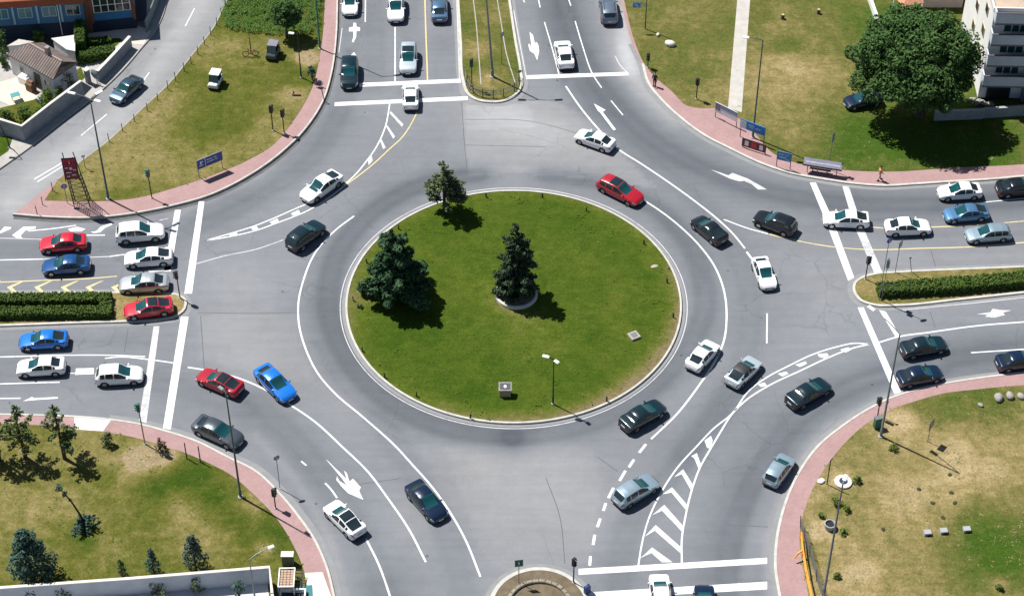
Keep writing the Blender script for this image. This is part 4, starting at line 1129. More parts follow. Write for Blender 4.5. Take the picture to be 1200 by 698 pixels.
sign_on_posts('direction_sign', 'wide blue direction sign in two panels on the grass of the wedge', 'sign', (233, 209), (262, 197), 1.15, 2.25, M_BLUE,
    [(W_, [(.325, .5, .02, .96), (.15, .60, .07, .30), (.15, .30, .16, .08), (.22, .68, .05, .08), (.5, .66, .22, .09), (.72, .66, .12, .09), (.52, .40, .28, .08), (.76, .40, .1, .08)])], frame=M_GREY)
BANN = [(M_SIGNW, [(.25, .30, .3, .4)])]
sign_on_posts('notice_board', 'weathered grey and white notice board across the concrete path end', 'board', (837, 137), (863, 150), .75, 2.0, M_SIGNW,
    [(mat('grey_blue_print', (.20, .25, .34), .6, noise=(5, .35)), [(.62, .78, .74, .40)]), (M_PURPLE, [(.13, .62, .22, .7)])], pm=WOOD_D, group='boards along the pavement')
sign_on_posts('banner_stand', 'blue banner with a white square panel at the foot of the green lamp', 'banner', (866, 160), (895, 171), 1.25, 2.35, M_BLUE_L,
    [(M_SIGNW, [(.13, .45, .24, .85)]), (mat('pale_lettering', (.55, .68, .80), .6), [(.45, .62, .22, .10), (.45, .40, .16, .08), (.72, .5, .2, .1)])], pm=M_DARK, group='boards along the pavement')
sign_on_posts('poster_bench', 'low red and dark bench back with white posters in front of the blue banner', 'bench', (869, 172), (897, 181), .15, 1.2, mat('dark_red_board', (.10, .025, .03), .6, noise=(5, .4)),
    [(M_SIGNW, [(.20, .5, .16, .6), (.80, .5, .15, .6)]), (M_RED, [(.50, .52, .22, .7)])], pm=M_DARK, group='boards along the pavement')
sign_on_posts('poster_board', 'light blue poster board on two thin legs beside the kerb', 'board', (909, 195), (926, 199), .95, 2.05, mat('blue_poster', (.07, .22, .46), .6, noise=(5, .3)),
    [(mat('poster_pale', (.45, .58, .72), .6), [(.3, .7, .4, .12), (.68, .68, .2, .1), (.4, .38, .5, .14), (.75, .2, .3, .1)])], pm=M_DARK, group='boards along the pavement')
# long bench-like board
A, B = G(944, 200, .13), G(982, 206, .13); c = (A + B) / 2; d = B - A; L = math.hypot(d.x, d.y) * 1.18
t = thing('roadside_shelter', 'long grey violet sloping board on short legs between kerb and grass', 'shelter', (c.x, c.y, .13), math.atan2(d.y, d.x), 'boards along the pavement')
b = MB(); b.add([(-L/2, -.32, 1.05), (L/2, -.32, 1.05), (L/2, .35, 1.45), (-L/2, .35, 1.45), (-L/2, -.32, .97), (L/2, -.32, .97), (L/2, .35, 1.37), (-L/2, .35, 1.37)], [(0, 1, 2, 3), (7, 6, 5, 4), (0, 4, 5, 1), (1, 5, 6, 2), (2, 6, 7, 3), (3, 7, 4, 0)]); rf = b.build('board', M_PURPLE, t)
b = MB(); b.box((0, -.335, 1.0), (L + .04, .04, .16)); b.build('front_edge', M_DARK, t)
b = MB(); b.add([(-L/2 + .2, -.1, 1.195), (L/2 - .2, -.1, 1.195), (L/2 - .2, 0.06, 1.29), (-L/2 + .2, 0.06, 1.29)], [(0, 1, 2, 3)]); b.build('pale_band', mat('pale_violet', (.33, .32, .40), .7, noise=(6, .3)), rf)
for x in (-.38, -.12, .12, .38):
    b = MB(); b.tube([(x * L, -.2, 0), (x * L, -.2, 1.0)], .045, 8); b.build('leg', M_GREY, t)
b = MB(); b.box((-.05 * L, .1, .40), (L * .55, .36, .06), bev=.02)
for x in (-.25, .15): b.box((x * L, .1, .19), (.06, .3, .37))
b.build('seat', WOOD_D, t)

def round_sign(base, topy, label, r=.3, face=M_BLUE, rz=0.0, shape='round', n_plates=1, z0=.13, lean=0, group='road signs on thin posts', pm=M_GREY):
    g, h = post(*base, topy, z0)
    t = thing('road_sign', label, 'sign', (g.x, g.y, z0), rz, group)
    b = MB(); b.tube([(0, 0, 0), (lean, 0, h - .1)], .035, 8); b.build('post', pm, t, smooth=50)
    for k in range(n_plates):
        zc = h - r - k * (2 * r + .05)
        x = lean * zc / h
        if shape == 'round':
            b = MB(); b.tube([(x, -.045, zc), (x, -.065, zc)], r, 20)
        else:
            b = MB(); b.box((x, -.055, zc), (2 * r * .8, .025, 2 * r * .98), bev=.01)
        p = b.build('sign_plate', face, t)
        b = MB(); b.box((x, -.070 if shape == 'round' else -.072, zc), (r * .22, .006, r * .9)); b.build('sign_symbol', M_SIGNW, p)
    return t
round_sign((1030, 351), 278, 'tall post with blue keep sides sign and grey plates on the hedge median', .33, M_BLUE, .55, n_plates=1)
g = G(1031, 352, .13); t = thing('road_sign', 'pair of grey sign backs hanging midway on the tall post of the hedge median', 'sign', (g.x + .14, g.y + .02, .13), .9, 'road signs on thin posts')
b = MB(); b.tube([(0, 0, 0), (0, 0, 5.2)], .03, 8); b.build('post', M_GREY, t)
for y, z in ((-.14, 4.9), (.14, 4.45)):
    b = MB(); b.box((y, -.05, z), (.42, .03, .95), bev=.01); b.build('sign_plate', mat('grey_blue_sign_back', (.17, .25, .33), .5, .3), t)
round_sign((1049, 319), 282, 'grey tall sign back standing behind the low hedge of the median', .42, mat('grey_sign_back', (.24, .27, .30), .5, .3), .9, 'plate', group='road signs on thin posts')
round_sign((1068, 318), 300, 'small leaning post with a tiny plate at the kerb of the hedge median', .12, M_GREY, .2, lean=-.4)
round_sign((608, 682), 655, 'dark green square sign on the rim of the round stone median', .42, M_GREEN, .12, 'plate')
round_sign((1087, 517), 492, 'dark tilted sign plate low on the dry grass beyond the tall bent lamp', .5, M_PURPLE, .9, 'plate')
round_sign((100, 197), 181, 'small white sign on a short dark post beside the lattice tower', .2, M_SIGNW, .2)
round_sign((79, 238), 215, 'small violet diamond sign in front of the lattice tower legs', .32, mat('violet_sign', (.20, .20, .38), .5), .3)
round_sign((971, 198), 156, 'slim blue sign on a tall post behind the sloping violet board', .25, M_BLUE, .9, 'plate', n_plates=2)
round_sign((588, 75), 38, 'grey sign back on a short post within the long grass median', .3, M_GREY, .9, 'plate')
round_sign((1036, 490), 470, 'short brownish post with a plate between the lamp and the signal', .16, RUST, .7)
round_sign((328, 571), 533, 'thin pale post with an open ring near the signal on the pavement', .28, M_GREY, .5)
# hanging blue sign on bracket at the north east corner
g, h = post(756, 34, -14); t = thing('hanging_sign', 'blue sign hung from a bracket arm on a dark post above the verge', 'sign', (g.x, g.y, .13), 0)
b = MB(); b.tube([(0, 0, 0), (0, 0, h)], [.07, .05], 8); b.build('post', M_POLE, t, smooth=50)
b = MB(); b.tube([(0, 0, 3.4), (-1.5, 0, 3.5)], .035, 6); b.tube([(0, 0, 2.9), (-.7, 0, 3.45)], .025, 6); b.build('bracket', M_POLE, t)
b = MB(); b.box((-1.05, -.06, 3.15), (.85, .05, .62), bev=.02); p = b.build('sign_plate', M_BLUE_L, t)
b = MB(); b.box((-1.1, -.095, 3.2), (.4, .01, .12)); b.box((-.95, -.095, 3.0), (.3, .01, .08)); b.build('sign_symbol', M_SIGNW, p)
# electrical box by the tall lamp
g = G(1030, 504, .13); t = thing('control_cabinet', 'green control cabinet at the foot of the tall bent lamp', 'cabinet', (g.x - .15, g.y + .35, .13), .3)
b = MB(); b.box((0, 0, .65), (.6, .4, 1.2), bev=.03); b.build('body', M_GREEN, t); b = MB(); b.box((0, 0, 1.27), (.68, .48, .06), bev=.02); b.build('roof', M_GREY, t); b = MB(); b.box((0, -.205, .66), (.5, .02, 1.0), bev=.006); b.build('door', mat('green_door', (.03, .15, .11), .5), t)

# lattice sign tower
g = G(97, 239, .13); hh = hgt(97, 239, 180, .13)
t = thing('lattice_sign_tower', 'tall lattice tower carrying a red framed sign at the wedge tip', 'sign tower', (g.x, g.y, .13), .12)
zt = hh * .98; zp = hh * .58; wb, wt = .75, .50
lx = -.55
def leg(sx, sy, z): 
    k = z / zt; w = wb + (wt - wb) * k
    return Vector((sx * w + lx * k, sy * w * .8, z))
for sx in (-1, 1):
    for sy in (-1, 1):
        b = MB(); b.tube([leg(sx, sy, 0), leg(sx, sy, zt)], .05, 6); b.build('leg', M_DARK, t)
b = MB(); n = 7
for i in range(n):
    z0, z1 = zp * i / n, zp * (i + 1) / n
    for (p, q) in (((-1, -1), (1, -1)), ((1, -1), (1, 1)), ((1, 1), (-1, 1)), ((-1, 1), (-1, -1))):
        b.tube([leg(*p, z0), leg(*q, z1)], .022, 4); b.tube([leg(*p, z1), leg(*q, z1)], .022, 4)
b.build('bracing', M_DARK, t)
xp = lx * .8
b = MB(); b.box((xp, -.50, (zp + zt) / 2), (1.25, .10, zt - zp), bev=.02); p = b.build('sign_panel', mat('maroon_sign', (.16, .012, .022), .5), t)
b = MB(); hp = zt - zp
for (u, v, w, h_) in ((.0, .42, 1.15, .10), (0, .18, 1.15, .06), (-.3, .3, .10, .3), (.3, .3, .10, .3)): b.box((xp + u, -.565, zp + hp * (.5 + v)), (w, .03, hp * h_))
b.build('panel_marking', M_RED, p)
b = MB()
for (u, v, w, h_) in ((-.35, .05, .3, .05), (.05, .02, .25, .12), (.38, -.06, .3, .05), (-.2, -.18, .5, .05), (.25, -.3, .4, .06), (-.3, -.36, .3, .05), (0, .3, .1, .12)): b.box((xp + u, -.565, zp + hp * (.5 + v)), (w, .02, hp * h_))
b.build('panel_marking', mat('pale_pink_mark', (.66, .52, .55), .6), p)
b = MB()
for s in (-1, 1): b.tube([(xp + s * .66, -.5, zp - .3), (xp + s * .66, -.5, zt + .05)], .045, 6)
for z in (zp - .05, zp + hp * .33, zp + hp * .66, zt + .03): b.tube([(xp - .66, -.52, z), (xp + .66, -.52, z)], .03, 6)
b.build('sign_frame', M_DARK, t)

# ------------------------------------------------------------------ fences, posts, rails
fp = MB(); fp.lathe([(.042, 0), (.042, .95), (.03, 1.0)], n=7); fme = None
for i, (x, y) in enumerate([(128, 166), (144, 154), (158, 143), (173, 130), (185, 118), (197, 105), (206, 95), (216, 84), (224, 75), (232, 64), (240, 53), (247, 41), (254, 30), (260, 19), (264, 9), (62, 224), (50, 240), (44, 252)]):
    g = G(x, y, .13)
    if fme is None:
        o = fp.build('fence_post', WOOD_D, smooth=50); fme = o.data
    else:
        o = bpy.data.objects.new('fence_post', fme); COL.objects.link(o)
    o.location = (g.x, g.y, .13); o.rotation_euler = (random.uniform(-.06, .06), random.uniform(-.06, .06), 0); o.scale = (1, 1, random.uniform(.95, 1.25))
    tag(o, 'thin dark post in the row of stakes between side street and grass' if i < 15 else 'low dark bollard at the pavement corner below the lattice tower', 'fence post' if i < 15 else 'bollard', 'posts along the side street' if i < 15 else 'bollards at the pavement corner')
mk = MB(); mk.box((0, 0, .28), (.13, .09, .6), bev=.02); mme = None
for (x, y) in [(570, 231), (467, 268), (636, 232), (687, 247), (755, 286), (782, 331), (414, 352), (425, 411), (451, 442), (488, 464), (551, 490), (789, 372), (711, 470), (430, 308)]:
    g = G(x, y, .15)
    if mme is None: o = mk.build('marker_post', M_DARK); mme = o.data
    else: o = bpy.data.objects.new('marker_post', mme); COL.objects.link(o)
    o.location = (g.x, g.y, .13); o.rotation_euler = (random.uniform(-.12, .12), random.uniform(-.12, .12), random.uniform(0, 3))
    tag(o, 'short dark marker post just inside the kerb of the round lawn', 'marker post', 'marker posts round the island kerb')

# guard rail round the tip of the north median
RP = [gp for gp in gpts(cr([(545, 88), (548, 103), (557, 111), (575, 114.5), (593, 112.5), (605, 104), (607, 90)], step=3), .13)]
base = RP[len(RP) // 2]
t = thing('guard_rail', 'low grey guard railing curving round the tip of the long grass median', 'railing', (base.x, base.y, .13))
rel = [p - Vector((base.x, base.y, .13)) for p in RP]
for z in (.45, .95):
    b = MB(); b.tube([p + Vector((0, 0, z)) for p in rel], .035, 6); b.build('rail', M_GREY, t, smooth=50)
b = MB()
zig = []
for i in range(1, len(rel), 2):
    zz_ = (.1, .95) if len(zig) % 4 == 0 else (.95, .1)
    zig += [rel[i] + Vector((0, 0, zz_[0])), rel[i] + Vector((0, 0, zz_[1]))]
b.tube(zig, .014, 4)
b.build('infill_grille', M_GREY, t)
for i in range(0, len(rel), max(1, len(rel) // 7)):
    b = MB(); b.tube([rel[i], rel[i] + Vector((0, 0, 1.05))], .045, 6); b.build('post', M_DARK, t)

# orange handrail and mesh fence at the bottom
P = [G(x, y, .13) for x, y in ((938, 632), (940, 652), (944, 676), (950, 704), (956, 730))]
t = thing('orange_handrail', 'bright orange handrail at the pavement edge by the bottom lamp', 'handrail', tuple(P[1]))
rel = [p - P[1] for p in P]
b = MB(); b.tube([p + Vector((0, 0, .95)) for p in rel], .07, 8); b.build('rail', M_ORANGE, t, smooth=50)
b = MB(); b.tube([p + Vector((0, 0, .5)) for p in rel], .05, 8); b.build('rail', M_ORANGE, t, smooth=50)
for p in rel: 
    b = MB(); b.tube([p, p + Vector((0, 0, .98))], .05, 6); b.build('post', M_ORANGE, t)
b = MB(); b.tube([rel[1] + Vector((0, 0, .9)), rel[1] + Vector((-.45, -.25, .75)), rel[1] + Vector((-.75, -.55, .45))], [.07, .10, .06], 6); b.build('gate_stub', M_ORANGE, t)
P = [G(x, y, .13) for x, y in ((938, 618), (943, 632), (949, 652), (957, 680), (964, 704), (972, 740))]
t = thing('mesh_fence', 'leaning grey wire mesh fence between orange handrail and lamp', 'fence', tuple(P[0])); rel = [p - P[0] for p in P]
for p in rel:
    b = MB(); b.tube([p, p + Vector((-.12, 0, 1.5))], .04, 6); b.build('post', M_DARK, t)
b = MB()
for z in (.2, .55, .9, 1.2, 1.45): b.tube([p + Vector((-.12 * z / 1.5, 0, z)) for p in rel], .014, 4)
for i in range(len(rel) - 1):
    for k in range(12):
        p = rel[i].lerp(rel[i + 1], k / 12); b.tube([p + Vector((0, 0, .1)), p + Vector((-.12, 0, 1.45))], .010, 4)
b.build('wire_mesh', M_GREY, t)
# ------------------------------------------------------------------ plants
class Leaves:
    def __init__(s): s.v = []; s.f = []; s.n = 0
    def cloud(s, c, r, n, size, shell=.55, flat=1.0, up=.35):
        """n leaf sprays through a clump; r scalar or 3-vector"""
        r = np.array(r if isinstance(r, (tuple, list)) else (r, r, r * flat), float)
        d = RNG.normal(size=(n, 3)); d /= np.linalg.norm(d, axis=1, keepdims=True)
        rad = shell + (1 - shell) * RNG.random((n, 1)) ** .6
        p = np.array(c) + d * rad * r
        nr = d * .8 + RNG.normal(size=(n, 3)) * .55; nr[:, 2] += up
        nr /= np.linalg.norm(nr, axis=1, keepdims=True)
        t = np.cross(nr, RNG.normal(size=(n, 3))); t /= np.linalg.norm(t, axis=1, keepdims=True) + 1e-9
        b = np.cross(nr, t)
        sz = size * (.6 + .8 * RNG.random((n, 1)))
        a_ = p + t * sz; c_ = p - t * sz; e = p + b * sz * .55 - nr * sz * .15; g = p - b * sz * .55 - nr * sz * .15
        s.v.append(np.stack([a_, e, c_, g], 1).reshape(-1, 3)); s.n += n
    def build(s, name, m, parent=None, loc=(0, 0, 0)):
        v = np.concatenate(s.v)
        f = np.arange(len(v)).reshape(-1, 4)
        me = bpy.data.meshes.new(name); me.from_pydata(v.tolist(), [], f.tolist()); me.update()
        return link_mesh(name, me, m, parent, loc)

LF_BROAD = leaf_mat('broadleaf', (0.0137, 0.0425, 0.0088), (0.0625, 0.1313, 0.0275))
LF_PINE = leaf_mat('pine_needles', (0.0125, 0.0425, 0.0187), (0.0525, 0.1125, 0.0450))
LF_SPRUCE = leaf_mat('dark_needles', (0.0137, 0.0338, 0.0163), (0.0550, 0.0875, 0.0425))
LF_OLIVE = leaf_mat('olive_needles', (.040, .066, .026), (.135, .175, .080))
LF_YOUNG = leaf_mat('young_pine_needles', (0.0350, 0.0700, 0.0200), (0.1375, 0.1875, 0.0625))
LF_BLUE = leaf_mat('blue_green_needles', (0.0200, 0.0525, 0.0375), (0.0875, 0.1562, 0.1187))
LF_HEDGE = leaf_mat('hedge_leaves', (.036, .074, .010), (.105, .165, .026))
LF_GARDEN = leaf_mat('garden_leaves', (.030, .070, .010), (.095, .165, .026))
LF_WEED = leaf_mat('weed_leaves', (.045, .085, .012), (.13, .19, .035))
LF_CROP = leaf_mat('tall_grass_leaves', (.045, .105, .014), (.085, .165, .026))
LF_DRY = leaf_mat('brown_leaves', (.06, .045, .02), (.15, .11, .05))
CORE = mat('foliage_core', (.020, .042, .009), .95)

def conifer(name, label, base, topy, rad, m, trunk_h, whorls, per, n, size, z0=.135, sag=-.1, top_r=.15, group=None, lean=(0, 0), jitter=.2, bulge=.0, cat='tree'):
    g = G(*base, z0); h = hgt(*base, topy, z0)
    t = thing(name, label, cat, (g.x, g.y, z0), random.uniform(0, 6), group)
    tr = MB(); tr.tube([(0, 0, -.05), (lean[0] * .4, lean[1] * .4, h * .45), (lean[0], lean[1], h * .95)], [h * .022 + .05, h * .014 + .03, .02], 8)
    lv = Leaves()
    for i in range(whorls):
        k = (i + .5) / whorls
        z = trunk_h + (h - trunk_h) * k
        R = (rad * (1 - k) ** (.8 - bulge) + top_r * k) * (1 + random.uniform(-jitter, jitter) * .5)
        for q in range(max(3, int(per * (1 - .6 * k)))):
            a_ = random.uniform(0, 2 * PI)
            rr = R * random.uniform(1 - jitter * 1.3, 1 + jitter)
            e = Vector((math.cos(a_) * rr + lean[0] * k, math.sin(a_) * rr + lean[1] * k, z + sag * rr + random.uniform(-.1, .1)))
            s_ = Vector((lean[0] * k, lean[1] * k, z))
            tr.tube([s_, s_.lerp(e, .9)], [.035, .012], 5, cap=False)
            for u in (.45, .75, 1.0):
                if rr < .5 and u < .7: continue
                c = s_.lerp(e, u)
                cr_ = max(.16, rr * .26) * (1.15 - .25 * u)
                lv.cloud(c, (cr_, cr_, cr_ * .75), max(6, int(n * cr_ * cr_ * 8)), size, .3)
    for u in np.linspace(.75, 1.0, 5): lv.cloud((lean[0] * u, lean[1] * u, h * u), .16 + .5 * (1 - u) * rad, 14, size, .2)
    tr.build('trunk', BARK, t, smooth=60); lv.build('crown', m, t)
    return t

conifer('pine_tree', 'big dense dark pine at the kerb of the round lawn', (463, 350), 271, 2.75, LF_PINE, .5, 11, 11, 52, .21, bulge=.28, jitter=.34, z0=.15, sag=-.02)
conifer('spruce_tree', 'dark pointed conifer growing inside the stone ring planter', (605, 347), 264, 1.78, LF_SPRUCE, .5, 17, 10, 46, .16, z0=.2, bulge=.22, jitter=.30, sag=.05)
conifer('olive_pine_tree', 'sparse olive green pine at the upper edge of the round lawn', (521, 249), 190, 2.0, LF_OLIVE, 1.3, 10, 8, 38, .14, bulge=.1, sag=.05)
for (bx, by, ty, lab) in ((30, 536, 477, 'young pine near the pale kerb crossing, paired with a taller one'), (76, 537, 476, 'young pine with bare trunk beside the white pavement slab'), (0, 540, 484, 'young pine half cut by the picture edge')):
    conifer('young_pine_tree', lab, (bx, by), ty, 1.55, LF_YOUNG, 1.8, 8, 6, 22, .14, group='young pines on the lawn', bulge=.12, sag=.12)

def bush(name, label, base, topy, rad, m, n=500, size=.12, z0=.135, clumps=14, group=None, cat='shrub', tall=None, stem=True):
    g = G(*base, z0); h = tall or max(.3, hgt(*base, topy, z0))
    t = thing(name, label, cat, (g.x, g.y, z0), 0, group)
    if stem:
        tr = MB()
        for k in range(4):
            a_ = k * PI / 2 + random.random(); tr.tube([(0, 0, -.03), (rad * .35 * math.cos(a_), rad * .35 * math.sin(a_), h * .6)], [.05, .02], 5)
        tr.build('stem', BARK, t)
    lv = Leaves()
    for k in range(clumps):
        u = random.random(); z = h * (.15 + .78 * u)
        R = rad * math.sqrt(max(.05, 1 - (2 * u - .75) ** 2 * .55)) * .75
        a_ = random.uniform(0, 2 * PI); q = R * math.sqrt(random.random())
        rr = rad * random.uniform(.28, .45)
        lv.cloud((q * math.cos(a_), q * math.sin(a_), z), (rr, rr, min(rr, h * .3)), n // clumps, size, .4)
    lv.build('foliage', m, t)
    return t
def tall_bush(name, label, base, topy, rad, m, n=1600, size=.14, group=None, z0=.135, shape=1.0):
    """conical dense shrub"""
    g = G(*base, z0); h = hgt(*base, topy, z0)
    t = thing(name, label, 'tree', (g.x, g.y, z0), 0, group)
    tr = MB(); tr.tube([(0, 0, -.05), (0, 0, h * .8)], [.09, .03], 7); tr.build('trunk', BARK, t)
    lv = Leaves(); cl = 34
    for k in range(cl):
        u = (k + .5) / cl; z = h * (.12 + .84 * u)
        R = rad * (1 - u) ** .62 * random.uniform(.5, .95); a_ = k * 2.4
        rr = rad * (.42 - .2 * u) * random.uniform(.8, 1.2)
        lv.cloud((R * math.cos(a_), R * math.sin(a_), z), rr, n // cl, size, .45)
    lv.build('crown', m, t)
tall_bush('conifer_shrub', 'large dark blue green conifer bush against the retaining wall', (40, 680), 622, 2.0, LF_BLUE, 4200, .14)
tall_bush('conifer_shrub', 'pale blue green conifer bush, the one nearest the walled yard corner', (230, 668), 628, 1.15, mat('x', (0, 0, 0)) if False else leaf_mat('grey_green_needles', (.025, .050, .035), (.095, .135, .10)), 1300, .12)
tall_bush('conifer_shrub', 'narrow blue green conifer bush, middle one of the row along the wall', (181, 672), 642, .62, LF_BLUE, 700, .10)
tall_bush('conifer_shrub', 'smallest green conifer bush of the row along the wall', (144, 675), 655, .5, LF_YOUNG, 450, .09)
bush('round_shrub', 'small round dark shrub below the white pavement slab', (126, 520), 507, .68, LF_OLIVE, 420, .09)
bush('round_shrub', 'grey green shrub at the inner edge of the pink pavement', (366, 94), 76, .55, LF_BLUE, 380, .10)
bush('scrub_bush', 'twiggy brown scrub beside the pale sand patch', (188, 527), 513, .7, LF_DRY, 260, .09)
for x, y, r, lab in ((1003, 563, .55, 'green weed clump beside the lamp plinth'), (980, 590, .6, 'green weed clump over the middle of the lamp pole'), (990, 598, .5, 'green weed clump lower down along the lamp pole'), (962, 606, .38, 'tiny weed tuft near the mesh fence end'), (988, 625, .4, 'tiny weed tuft right of the stone bin'), (981, 676, .42, 'tiny dry weed near the bottom lamp'), (1171, 690, .4, 'small weed tuft by pale stones near the bottom corner'), (1047, 526, .5, 'dark weed clump in the shadow line of the tall lamp')):
    bush('weed_clump', lab, (x, y), y - 8, r, LF_WEED, 220, .09, tall=r * 1.1, group='weed clumps on the dry lawn', stem=False, cat='weed')
bush('weed_clump', 'small weed tuft near the kerb of the round lawn below the pine', (421, 360), 350, .35, LF_OLIVE, 110, .08, tall=.5, stem=False, cat='weed', group='weed clumps on the round lawn')
for x, y, r, lab in ((598, 352, .55, 'reddish flower bush in the front of the ring planter'), (618, 340, .4, 'low dark bush at the back of the ring planter')):
    bush('planter_bush', lab, (x, y), y - 8, r, LF_DRY if x < 600 else LF_SPRUCE, 200, .08, z0=.2, tall=.6, stem=False)
# ring planter round the middle conifer
g = G(605, 346, .2); 
b = MB(); n = 40; R = 2.0; prof = [(R, -.1), (R, .34), (R - .05, .38), (R - .20, .38), (R - .24, .34), (R - .24, -.1)]
v = []; f = []
for k in range(n):
    a_ = 2 * PI * k / n
    for q, z in prof: v.append((q * math.cos(a_), q * math.sin(a_), z))
for k in range(n):
    j = (k + 1) % n
    for i in range(5): f.append((k * 6 + i, j * 6 + i, j * 6 + i + 1, k * 6 + i + 1))
t = thing('ring_planter', 'round pale stone planter ring holding the pointed conifer', 'planter', (g.x, g.y, .2))
mesh_obj('ring_wall', v, f, CONC, t, smooth=30)
b = MB(); b.lathe([(R - .23, .16), (0.05, .22)], n=30); b.build('soil', DIRT, t)

# broken palm: tuft on a leaning stem
g = G(100, 617, .135); t = thing('spiky_palm', 'small palm with a fallen leaning stem on the lawn', 'palm', (g.x, g.y, .135))
tr = MB(); tr.tube([(0, 0, 0), (-.3, .3, 1.2), (-.9, .6, 2.6), (-1.7, .9, 3.9)], [.14, .09, .07, .04], 7); tr.build('trunk', BARK, t, smooth=60)
lv = Leaves()
for k in range(46):
    a_ = random.uniform(0, 2 * PI); el = random.uniform(.0, 1.2); L_ = random.uniform(.9, 1.4)
    for u in np.linspace(.2, 1, 9):
        lv.cloud((math.cos(a_) * math.cos(el) * L_ * u, math.sin(a_) * math.cos(el) * L_ * u, .5 + math.sin(el) * L_ * u - .55 * u * u), .10, 4, .10, .2)
lv.build('fronds', LF_BLUE, t)
for c_, r_, n_ in (((-1.75, .9, 3.95), (.42, .42, .35), 90), ((-1.35, .8, 3.3), .26, 50), ((-.95, .62, 2.7), .16, 25)):
    lv = Leaves(); lv.cloud(c_, r_, n_, .10, .2); lv.build('tuft', LF_BLUE, t)

# great broadleaf tree
def broadleaf(name, label, base, z0, crown_c, radii, nclump, clump_r, n, size, m, trunk_r=.45, squash=1.0, group=None, gap=.0):
    g = G(*base, z0); t = thing(name, label, 'tree', (g.x, g.y, z0), 0, group)
    cx, cy, cz = crown_c; rx, ry, rz = radii
    tr = MB(); tr.tube([(0, 0, -.1), (.05, 0, cz * .3), (cx * .5, cy * .5, cz * .55)], [trunk_r * 1.3, trunk_r, trunk_r * .8], 10)
    lv = Leaves()
    for k in range(nclump):
        # fibonacci sphere with noise
        u = (k + .5) / nclump; ph = k * 2.39996; zz = 1 - 1.58 * u; q = math.sqrt(max(0, 1 - zz * zz))
        w = random.uniform(.62, .93) if random.random() > gap else .5
        lump = 1 + .11 * math.sin(math.atan2(math.sin(ph), math.cos(ph)) * 3 + zz * 3) + .07 * math.sin(math.atan2(math.sin(ph), math.cos(ph)) * 5 - zz * 4)
        c = Vector((cx + rx * q * math.cos(ph) * w * lump, cy + ry * q * math.sin(ph) * w * lump, cz + rz * zz * w))
        r_ = clump_r * random.uniform(.65, 1.25)
        lv.cloud(c, (r_, r_, r_ * .8), int(n * random.uniform(.8, 1.2)), size, .6, up=.5)
        if k % 5 == 0: tr.tube([(cx * .5, cy * .5, cz * .5), (cx * .4 + c.x * .5, cy * .4 + c.y * .5, cz * .45 + c.z * .5), tuple(c)], [trunk_r * .35, trunk_r * .18, .03], 6, cap=False)
    for k in range(nclump // 3):
        d = Vector((random.gauss(0, 1), random.gauss(0, 1), random.gauss(0, 1))).normalized() * random.uniform(.1, .6)
        lv.cloud((cx + rx * d.x, cy + ry * d.y, cz + rz * d.z), clump_r * 1.6, n, size * 1.6, .2)
    tr.build('trunk', BARK, t, smooth=60); lv.build('crown', m, t)
broadleaf('broadleaf_tree', 'huge dark green broadleaf tree in front of the white apartment block', (1078, 136), .135, (-1.35, .0, 7.0), (6.5, 6.0, 5.0), 170, 1.15, 300, .17, LF_BROAD)
broadleaf('small_tree', 'small dark tree on the bright grass patch at the pavement edge', (336, 44), .135, (.1, .1, 2.9), (1.55, 1.5, 1.6), 26, .6, 120, .14, LF_BROAD, .12)
# bright tall grass patch
P = [(266, -60), (262, 20), (264, 36), (290, 40), (325, 43), (372, 42), (378, 0), (381, -60)]
lv = Leaves(); pts = gpts(P, 0); xs = [p.x for p in pts]; ys = [p.y for p in pts]
def inside(x, y, poly):
    c = False; j = len(poly) - 1
    for i in range(len(poly)):
        if (poly[i].y > y) != (poly[j].y > y) and x < (poly[j].x - poly[i].x) * (y - poly[i].y) / (poly[j].y - poly[i].y) + poly[i].x: c = not c
        j = i
    return c
k = 0
while k < 2600:
    x, y = random.uniform(min(xs), max(xs)), random.uniform(min(ys), max(ys))
    if inside(x, y, pts): lv.cloud((x, y, .13 + random.uniform(.30, .38)), (.34, .34, .14), 12, .075, .2, up=1.6); k += 1
o = lv.build('tall_grass', LF_CROP); tag(o, 'bright tall grass patch above the verge at the top edge', 'tall grass', kind='stuff')

# loose straw and weed flecks lying on the lawns
LF_FLECK = leaf_mat('straw_flecks', (.050, .070, .016), (.26, .22, .105), .95)
LF_FLECKG = leaf_mat('green_flecks', (.024, .055, .006), (.105, .125, .022), .95)
def flecks(name, label, pts, n, m, size, z=.145, clump=.5):
    xs = [p.x for p in pts]; ys = [p.y for p in pts]; lv = Leaves(); k = 0
    while k < n:
        x, y = random.uniform(min(xs), max(xs)), random.uniform(min(ys), max(ys))
        if not inside(x, y, pts): continue
        q = random.randint(1, 5)
        lv.cloud((x, y, z), (.35, .35, .01), q, size * random.uniform(.5, 1.3), .1, up=4.0); k += q
    o = lv.build(name, m); tag(o, label, 'grass', kind='stuff')
def clip(P, x0=-40, x1=1240, y0=-30, y1=730): return [(min(max(x, x0), x1), min(max(y, y0), y1)) for x, y in P]
flecks('dry_grass', 'loose straw flecks on the mown grass beside the concrete path', gpts(clip(cr(NE_IN) + [(1420, -140)])), 3400, LF_FLECK, .085)
flecks('dry_grass', 'loose straw flecks on the dry lawn with the concrete blocks', gpts(clip(cr(SEI) + [(1430, 790)])), 3000, LF_FLECK, .085)
flecks('dry_grass', 'loose straw flecks on the lawn above the retaining wall', gpts(clip(cr(SWI) + [(-220, 790)], y1=680)), 1500, LF_FLECKG, .12)
flecks('dry_grass', 'loose flecks on the grass wedge beside the side street', gpts(clip(cr(NW_IN) + cr(NW_ST))), 1700, LF_FLECKG, .11)
ci = [Vector((x, y, 0)) for x, y in circle_px(C0, R0 - .4)]
xs_ = LAWN_Z + .12
